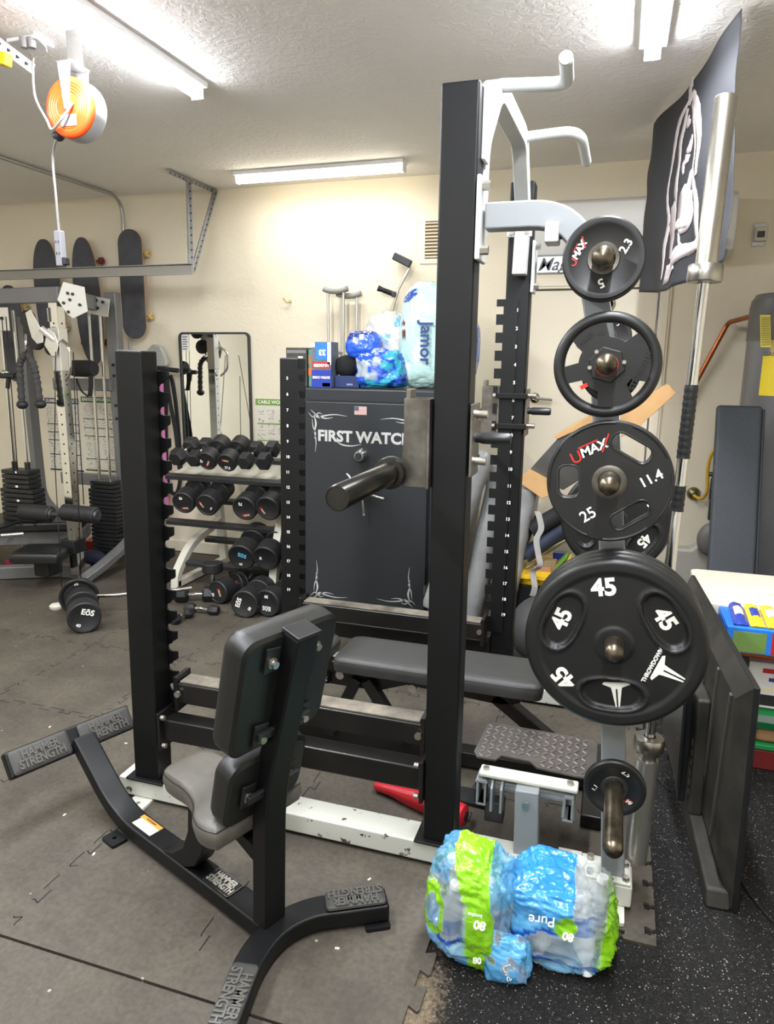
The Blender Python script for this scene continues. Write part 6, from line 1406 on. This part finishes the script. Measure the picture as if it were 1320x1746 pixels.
part(rl, 'top_bracket', MB().add([cR + axr * a + sd_ * b + ZA * c for a, b, c in ((.04, -.03, .15), (.04, .03, .15), (-.07, .03, .15), (-.07, -.03, .15), (.04, -.03, .156), (.04, .03, .156), (-.07, .03, .156), (-.07, -.03, .156))], [(0, 1, 2, 3), (4, 5, 6, 7), (0, 1, 5, 4), (1, 2, 6, 5), (2, 3, 7, 6), (3, 0, 4, 7)]), M_zinc)
part(rl, 'ceiling_bracket', MB().prism([(-.035, .15), (.035, .15), (.03, CEIL - RZ), (-.03, CEIL - RZ)], cR - axr * .03, sd_, ZA, .004), M_zinc, .002)
part(rl, 'rating_label', MB().prism([(-.035, -.028), (.035, -.028), (.035, .012), (-.035, .012)], cR + axr * .0345 - ZA * .04, sd_, ZA, .001), mat('label_gray', '#8d8f92', .5))
part(rl, 'cord_outlet', MB().ball(cR + sd_ * -.085 - ZA * .085 + axr * -.01, .022, sc=(1.1, 1, .9)), M_darkmetal)
M_cord = mat('gray_cord', '#8f8d8a', .45)
q0 = cR + sd_ * .028 + axr * .04 + ZA * .008
part(rl, 'plug_cord', MB().tube(smooth_path([q0, q0 + sd_ * -.04 + ZA * -.06 + axr * .02, q0 + sd_ * -.10 + ZA * -.085, W(80, 205, 2.42), W(60, 165, 2.45), W(56, 115, 2.48), W(57, 100, 2.5)], 8), .0048, 8), M_cord)
cs = cR + sd_ * -.09 - ZA * .10
btm = W(101, 400, 2.52)
part(rl, 'drop_cord', MB().tube(smooth_path([cs, W(90, 270, 2.5), W(95, 330, 2.5), btm], 8), .0048, 8), M_cord)
ps = part(rl, 'socket_strip', MB().box(btm - ZA * .055, (.035, .03, .14)), mat('strip_gray', '#77767a', .45), .006)
sk = MB()
for k in range(2):
    for s in (-.006, .006): sk.box(btm + Vector((s, -.0155, -.03 - .045 * k)), (.003, .002, .010))
part(ps, 'socket', sk, M_plastic); part(ps, 'end_plug', MB().box(btm + Vector((.022, 0, -.105)), (.018, .03, .03)), M_plastic, .004)
oo = thing('ceiling_outlet', 'white ceiling outlet plate with two gray plugs near the cord reel', 'outlet', (-2.30, 2.55, CEIL))
oc = G(52, 75, CEIL - .01)
part(oo, 'cover_plate', MB().box((oc.x, oc.y, CEIL - .008), (.14, .10, .014)), M_fix, .003)
part(oo, 'pull_cord', MB().tube([G(62, 62, CEIL - .02), G(78, 80, CEIL - .02), G(80, 88, CEIL - .03)], .003, 6), M_fix)
for x in (42, 55): c = G(x, 82, CEIL - .045); part(oo, 'plug', MB().cyl(c, c + ZA * .035, .014, .017, n=14), M_cord)
rr2 = thing('garage_opener_rail', 'perforated metal rail under the ceiling at the top left corner', 'ceiling rail', (-2.4, 2.2, CEIL))
ra, rb = W(-60, 30, 2.3), W(57, 118, 2.52)
part(rr2, 'rail', MB().beam(ra, rb, .04, .004, up=(.2, -1, .3)), M_zd)
hm = MB(); dd = (rb - ra).normalized()
for k in range(8): c = ra + dd * ((rb - ra).length - .03 - k * .035); hm.cyl(c + Vector((.0, -.006, 0)), c + Vector((.0, .006, 0)), .006, n=8)
part(rr2, 'hole', hm, M_plastic)
single('yellow_adapter', 'yellow plug adapter hanging from the cord at the top left edge', 'plug adapter', MB().box(W(2, 100, 2.42), (.075, .04, .045), Euler((0, .25, 0))), mat('plug_yellow', '#f0c818', .4), .006)

# ================================================================== CABLE MACHINE
cmx = thing('cable_machine', 'gray and chrome cable machine with two black weight stacks in the far left corner', 'cable machine', (-3.9, 4.1, 0))
M_mg = mat('machine_gray', '#6f6f6e', .38, .25, .06, 4); M_plate = mat('brushed_bracket', '#cfccc2', .35, .5)
CXc, CYc = -3.545, 3.93
part(cmx, 'chrome_column', MB().beam((CXc, CYc, .05), (CXc, CYc, 1.9), .07, .07, up=(0, 1, 0)), M_chrome, .004)
for k in range(24):
    z = .25 + k * .066
    part(cmx, 'hole', MB().cyl((CXc + .0355, CYc, z), (CXc + .033, CYc, z), .007, n=8), M_plastic); part(cmx, 'hole', MB().cyl((CXc, CYc - .0355, z), (CXc, CYc - .033, z), .007, n=8), M_plastic)
part(cmx, 'top_beam', MB().beam((-4.6, 3.93, 1.94), (-3.5, 3.93, 1.95), .06, .10), M_mg, .008)
part(cmx, 'top_beam', MB().beam((-3.45, 3.95, 1.93), (-3.66, 4.50, 1.93), .06, .10), M_mg, .008)
GC = W(126, 517, 3.87)
pl = [(-.10, .02), (-.055, .13), (.075, .10), (.085, -.05), (-.01, -.095), (-.045, -.07)]
pk = part(cmx, 'gusset_plate', MB().prism([(a * 1.0, b) for a, b in pl], GC, Vector((.93, .36, 0)), ZA, .006), M_plate, .002)
for a, b in ((-.03, .06), (.0, .055), (-.02, .02), (-.06, 0), (.04, -.01), (-.035, -.055)): part(pk, 'bolt', MB().cyl(GC + Vector((.93, .36, 0)) * a + ZA * b + Vector((.003, -.012, 0)), GC + Vector((.93, .36, 0)) * a + ZA * b, .010, n=10), M_plastic)
GP = [W(x, y, 4.36) for x, y in ((148, 503), (187, 510), (184, 541), (150, 534))]
pk = part(cmx, 'gusset_plate', MB().add(GP + [v + Vector((0, .006, 0)) for v in GP], [(0, 1, 2, 3), (7, 6, 5, 4), (0, 1, 5, 4), (1, 2, 6, 5), (2, 3, 7, 6), (3, 0, 4, 7)]), M_plate, .002)
for x, y in ((155, 511), (165, 512), (176, 515), (157, 524), (167, 525)):
    c = W(x, y, 4.355); part(pk, 'bolt', MB().cyl(c, c - YA * .01, .010, n=10), M_plastic)
pk = part(cmx, 'gusset_plate', MB().b2((-4.10, 3.86, 1.72), (-3.88, 3.867, 1.87)), M_plate, .002)
for x in (-4.06, -3.93): part(pk, 'bolt', MB().cyl((x, 3.86, 1.80), (x, 3.85, 1.80), .011, n=10), M_plastic)
part(cmx, 'side_upright', MB().beam((-3.60, 4.56, .02), (-3.60, 4.56, 2.02), .10, .07, up=(0, 1, 0)), M_mg, .008)
for z in (.35, .42, 1.1, 1.2, 1.42, 1.5): part(cmx, 'bolt', MB().cyl((-3.60, 4.525, z), (-3.60, 4.515, z), .011, n=8), M_plastic)
part(cmx, 'inner_upright', MB().sweep(fillet([W(40, 540, 4.45), W(56, 720, 4.45), W(70, 850, 4.45), W(100, 880, 4.45)], .2, 6), .09, .05, (0, 1, 0)), M_mg, .006)
for z in (.62, 1.35): part(cmx, 'crossbar', MB().beam((-4.15, 4.52, z), (-3.62, 4.52, z), .05, .09), M_mg, .006)
# right stack
def stack(cx_, cy, z0, n, w, d, ph, top=None, lab=None):
    for k in range(n):
        ww = w * (.82 if top and k >= n - top else 1)
        p_ = part(cmx, 'stack_plate', MB().b2((cx_ - ww / 2, cy - d / 2, z0 + k * ph), (cx_ + ww / 2, cy + d / 2, z0 + k * ph + ph * .86)), M_plastic, .005)
        if lab and k % 3 == 0: part(p_, 'number_tab', MB().b2((cx_ + .0, cy - d / 2 - .001, z0 + k * ph + ph * .25), (cx_ + .022, cy - d / 2 + .001, z0 + k * ph + ph * .65)), M_ink)
stack(-3.645, 4.40, .06, 19, .24, .11, .031, 2)
stack(-4.02, 3.98, .33, 13, .29, .12, .034, 4, True)
for x in (-3.70, -3.605): part(cmx, 'guide_rod', MB().cyl((x, 4.40, .05), (x, 4.42, 1.88), .011, n=14), M_chrome)
for x in (-4.07, -3.955): part(cmx, 'guide_rod', MB().cyl((x, 3.98, .05), (x, 3.98, 1.86), .011, n=14), M_chrome)
for x in (-4.07, -3.955): part(cmx, 'bushing', MB().cyl((x, 3.98, .77), (x, 3.98, .82), .02, n=14), M_plastic)
def pulley(c, ax_, r=.05, name='pulley'):
    part(cmx, name, MB().lathe([(.008, -.012), (r, -.012), (r + .004, -.009), (r - .006, 0), (r + .004, .009), (r, .012), (.008, .012)], c, ax_, 28), M_plastic)
pv = Vector((.80, -.6, 0)).normalized()
P_ = lambda x, y, Y=3.86: W(x, y, Y)
m = MB().prism([(a, b) for a, b in ((-.075, .10), (-.03, .12), (.0, .07), (.055, -.03), (.05, -.09), (.0, -.10), (-.04, -.06), (-.06, .02))], P_(62, 560), XA, ZA, .006); part(cmx, 'pulley_plate', m, M_plate, .003)
m = MB().prism([(a, b) for a, b in ((-.06, -.05), (-.02, .06), (.03, .03), (.05, -.05), (.03, -.12), (-.01, -.12))], P_(88, 575), XA, ZA, .006); part(cmx, 'pulley_plate', m, M_plate, .003)
pulley(P_(48, 545, 3.88), (0, -1, 0), .055); pulley(P_(62, 580, 3.88), (0, -1, 0), .06); pulley(P_(88, 592, 3.88), (0, -1, 0), .05)
part(cmx, 'carriage', MB().b2((CXc - .036, CYc - .042, 1.46), (CXc + .04, CYc + .04, 1.74)), M_plate, .006); part(cmx, 'swivel_arm', MB().cyl(P_(70, 560, 3.84), P_(100, 585, 3.88), .022), M_plate)
part(cmx, 'carriage_handle', MB().tube(fillet([(CXc + .055, CYc - .03, 1.66), (CXc + .12, CYc - .05, 1.62), (CXc + .12, CYc - .05, 1.46), (CXc + .055, CYc - .03, 1.40)], .05), .010, 10), M_chrome)
part(cmx, 'adjust_pin', MB().tube([P_(83, 525, 3.83), P_(85, 548, 3.85)], .012, 12), M_chrome)
for pts in ([W(45, 570), ] if False else [], ): pass
for xa, ya, xb, yb in ((95, 600, 93, 780), (93, 780, 106, 1015), (125, 600, 138, 985), (3, 540, 25, 810), (10, 540, 30, 800), (130, 650, 143, 860)):
    part(cmx, 'cable', MB().cyl(W(xa, ya, 3.82), W(xb, yb, 3.82 if yb < 900 else 3.6), .0032, n=6), M_cable)
part(cmx, 'base_rail', MB().beam((-5.0, 3.28, .05), (-3.72, 3.98, .05), .075, .09), M_mg, .008)
part(cmx, 'base_rail', MB().beam((-3.72, 3.97, .05), (-3.52, 4.0, .05), .075, .09), M_mg, .006)
d_ = Vector((1.28, .70, 0)).normalized(); part(cmx, 'maker_plate', MB().beam(Vector((-4.0, 3.786, .055)), Vector((-4.0, 3.786, .055)) + d_ * .1, .003, .05), M_plastic)
part(cmx, 'rear_foot', MB().sweep(fillet([(-3.46, 3.88, .03), (-3.40, 4.0, .1), (-3.38, 4.32, .22), (-3.56, 4.60, .30)], .15, 6), .08, .05, (1, 0, 0)), M_mg, .006)
part(cmx, 'diagonal_brace', MB().beam((-4.35, 3.85, .35), (-4.1, 3.74, .08), .05, .05), M_mg, .005)
# long bench pad and seat of the station
part(cmx, 'deck_pad', MB().beam((-4.9, 3.60, .36), (-3.72, 4.25, .36), .42, .07), M_vinyl, .02, 3); part(cmx, 'deck_frame', MB().beam((-4.9, 3.60, .27), (-3.72, 4.25, .27), .30, .10), M_mg, .01)
part(cmx, 'seat_pad', moved(pad(.34, .30, .07, .04), Matrix.Translation((-3.66, 3.74, .275)) @ Matrix.Rotation(.35, 4, 'Z')), M_vinyl)
part(cmx, 'seat_block', MB().box((-3.66, 3.78, .15), (.12, .14, .14)), M_plastic, .01); part(cmx, 'seat_bracket', MB().box((-3.54, 3.90, .27), (.12, .12, .10)), M_plastic, .01)
for xa, ya, xb, yb in ((37, 872, 88, 877), (108, 873, 165, 879)):
    a, b = W(xa, ya, 3.74), W(xb, yb, 3.76); rp = part(cmx, 'foam_roller', MB().lathe([(0, 0), (.048, 0), (.056, .008), (.056, (b - a).length - .008), (.048, (b - a).length), (0, (b - a).length)], a, b - a, 28), M_rubber)
    part(rp, 'end_cap', MB().lathe([(0, .0), (.04, 0), (.034, .012), (0, .016)], b, b - a, 24), M_darkmetal)
part(cmx, 'roller_axle', MB().cyl(W(86, 877, 3.74), W(112, 878, 3.75), .015), M_darkmetal)
# rope attachment, strap, odds and ends
t = thing('triceps_rope', 'black braided rope attachment with ball ends hanging on the cable machine', 'rope attachment', W(48, 610, 3.80))
def rope(pts, r):
    pts = smooth_path(pts, 10); return MB().tube(pts, [r * (1 + .16 * math.sin(i * 1.9)) for i in range(len(pts))], 12)
M_rope = mat('dark_rope', '#3a3835', .8)
part(t, 'rope', rope([W(44, 604, 3.80), W(34, 620, 3.80), W(35, 650, 3.80), W(37, 684, 3.80)], .022), M_rope); part(t, 'rope', rope([W(48, 604, 3.80), W(58, 625, 3.80), W(63, 650, 3.80), W(68, 684, 3.80)], .022), M_rope)
for x, y in ((38, 690), (69, 689)): part(t, 'rubber_end', MB().ball(W(x, y, 3.80), .037, sc=(1, 1, .8)), M_rubber)
part(t, 'clip', MB().tube([W(43, 570, 3.81), W(45, 600, 3.80)], .008, 8), M_chrome)
t = thing('ankle_strap', 'black padded cuff strap hanging in front of the green poster', 'cuff strap', W(145, 625, 4.3))
part(t, 'cuff', MB().lathe([(.0, 0), (.05, 0), (.06, .03), (.06, .17), (.05, .20), (0, .2)], W(122, 628, 4.30), XA, 20), mat('strap_black', '#1a1a1b')); part(t, 'loop', MB().sweep(smooth_path([W(130, 645, 4.26), W(138, 665, 4.26), W(150, 676, 4.26)], 5), .02, .003, (0, 1, 0)), mat('strap_black', '#1a1a1b')); part(t, 'loop', MB().sweep(smooth_path([W(155, 640, 4.26), W(155, 660, 4.26), W(153, 676, 4.26)], 5), .04, .003, (1, 0, 0)), mat('strap_black', '#1a1a1b'))
t = thing('stirrup_grip', 'black and chrome pull handle on the left weight stack cable', 'pull handle', W(10, 640, 3.8))
part(t, 'grip', MB().cyl(W(0, 640, 3.8), W(26, 641, 3.8), .02), M_plastic); part(t, 'chrome_clip', MB().ball(W(8, 635, 3.8), .025, sc=(1.4, .6, .6)), M_chrome); part(t, 'tail', MB().cyl(W(14, 645, 3.8), W(13, 662, 3.8), .014), M_plastic)
t = thing('bar_attachment', 'chrome and black bar attachment lying on the padded deck', 'bar attachment', G(20, 905, .40))
part(t, 'bar', MB().tube([G(-10, 903, .41), G(32, 890, .41)], .013, 10), M_plastic); part(t, 'chrome_end', MB().tube([G(2, 913, .41), G(40, 910, .41)], .014, 10), M_chrome)
single('red_cloth', 'crumpled dark red cloth under the cable machine seat', 'cloth', MB().ball(G(25, 962, .06), .06, sc=(1.5, .8, .8)), mat('maroon_cloth', '#7a1830', .8, 0, .2, 20, .5, 40))
single('cloth_bundle', 'dark navy bundle with pale stars on the floor behind the seat', 'cloth', MB().ball(G(160, 950, .06), .07, sc=(1.5, .9, .8)), mat('navy_star_cloth', '#171b33', .8, 0, .2, 20, .5, 40))
single('red_crate', 'low red crate on the floor behind the cable machine', 'crate', MB().box(G(150, 935, .04) + Vector((0, .15, 0)), (.22, .14, .08), Euler((0, 0, .3))), mat('crate_red2', '#a02a2a', .5), .006)
single('cream_puck', 'small cream rubber foot pad on the floor left of the 40 dumbbell', 'rubber puck', MB().lathe([(0, 0), (.036, 0), (.042, .008), (.042, .024), (.034, .032), (0, .034)], G(97, 1038, 0), ZA, 28), mat('cream_rubber', '#cfc9b8', .5))
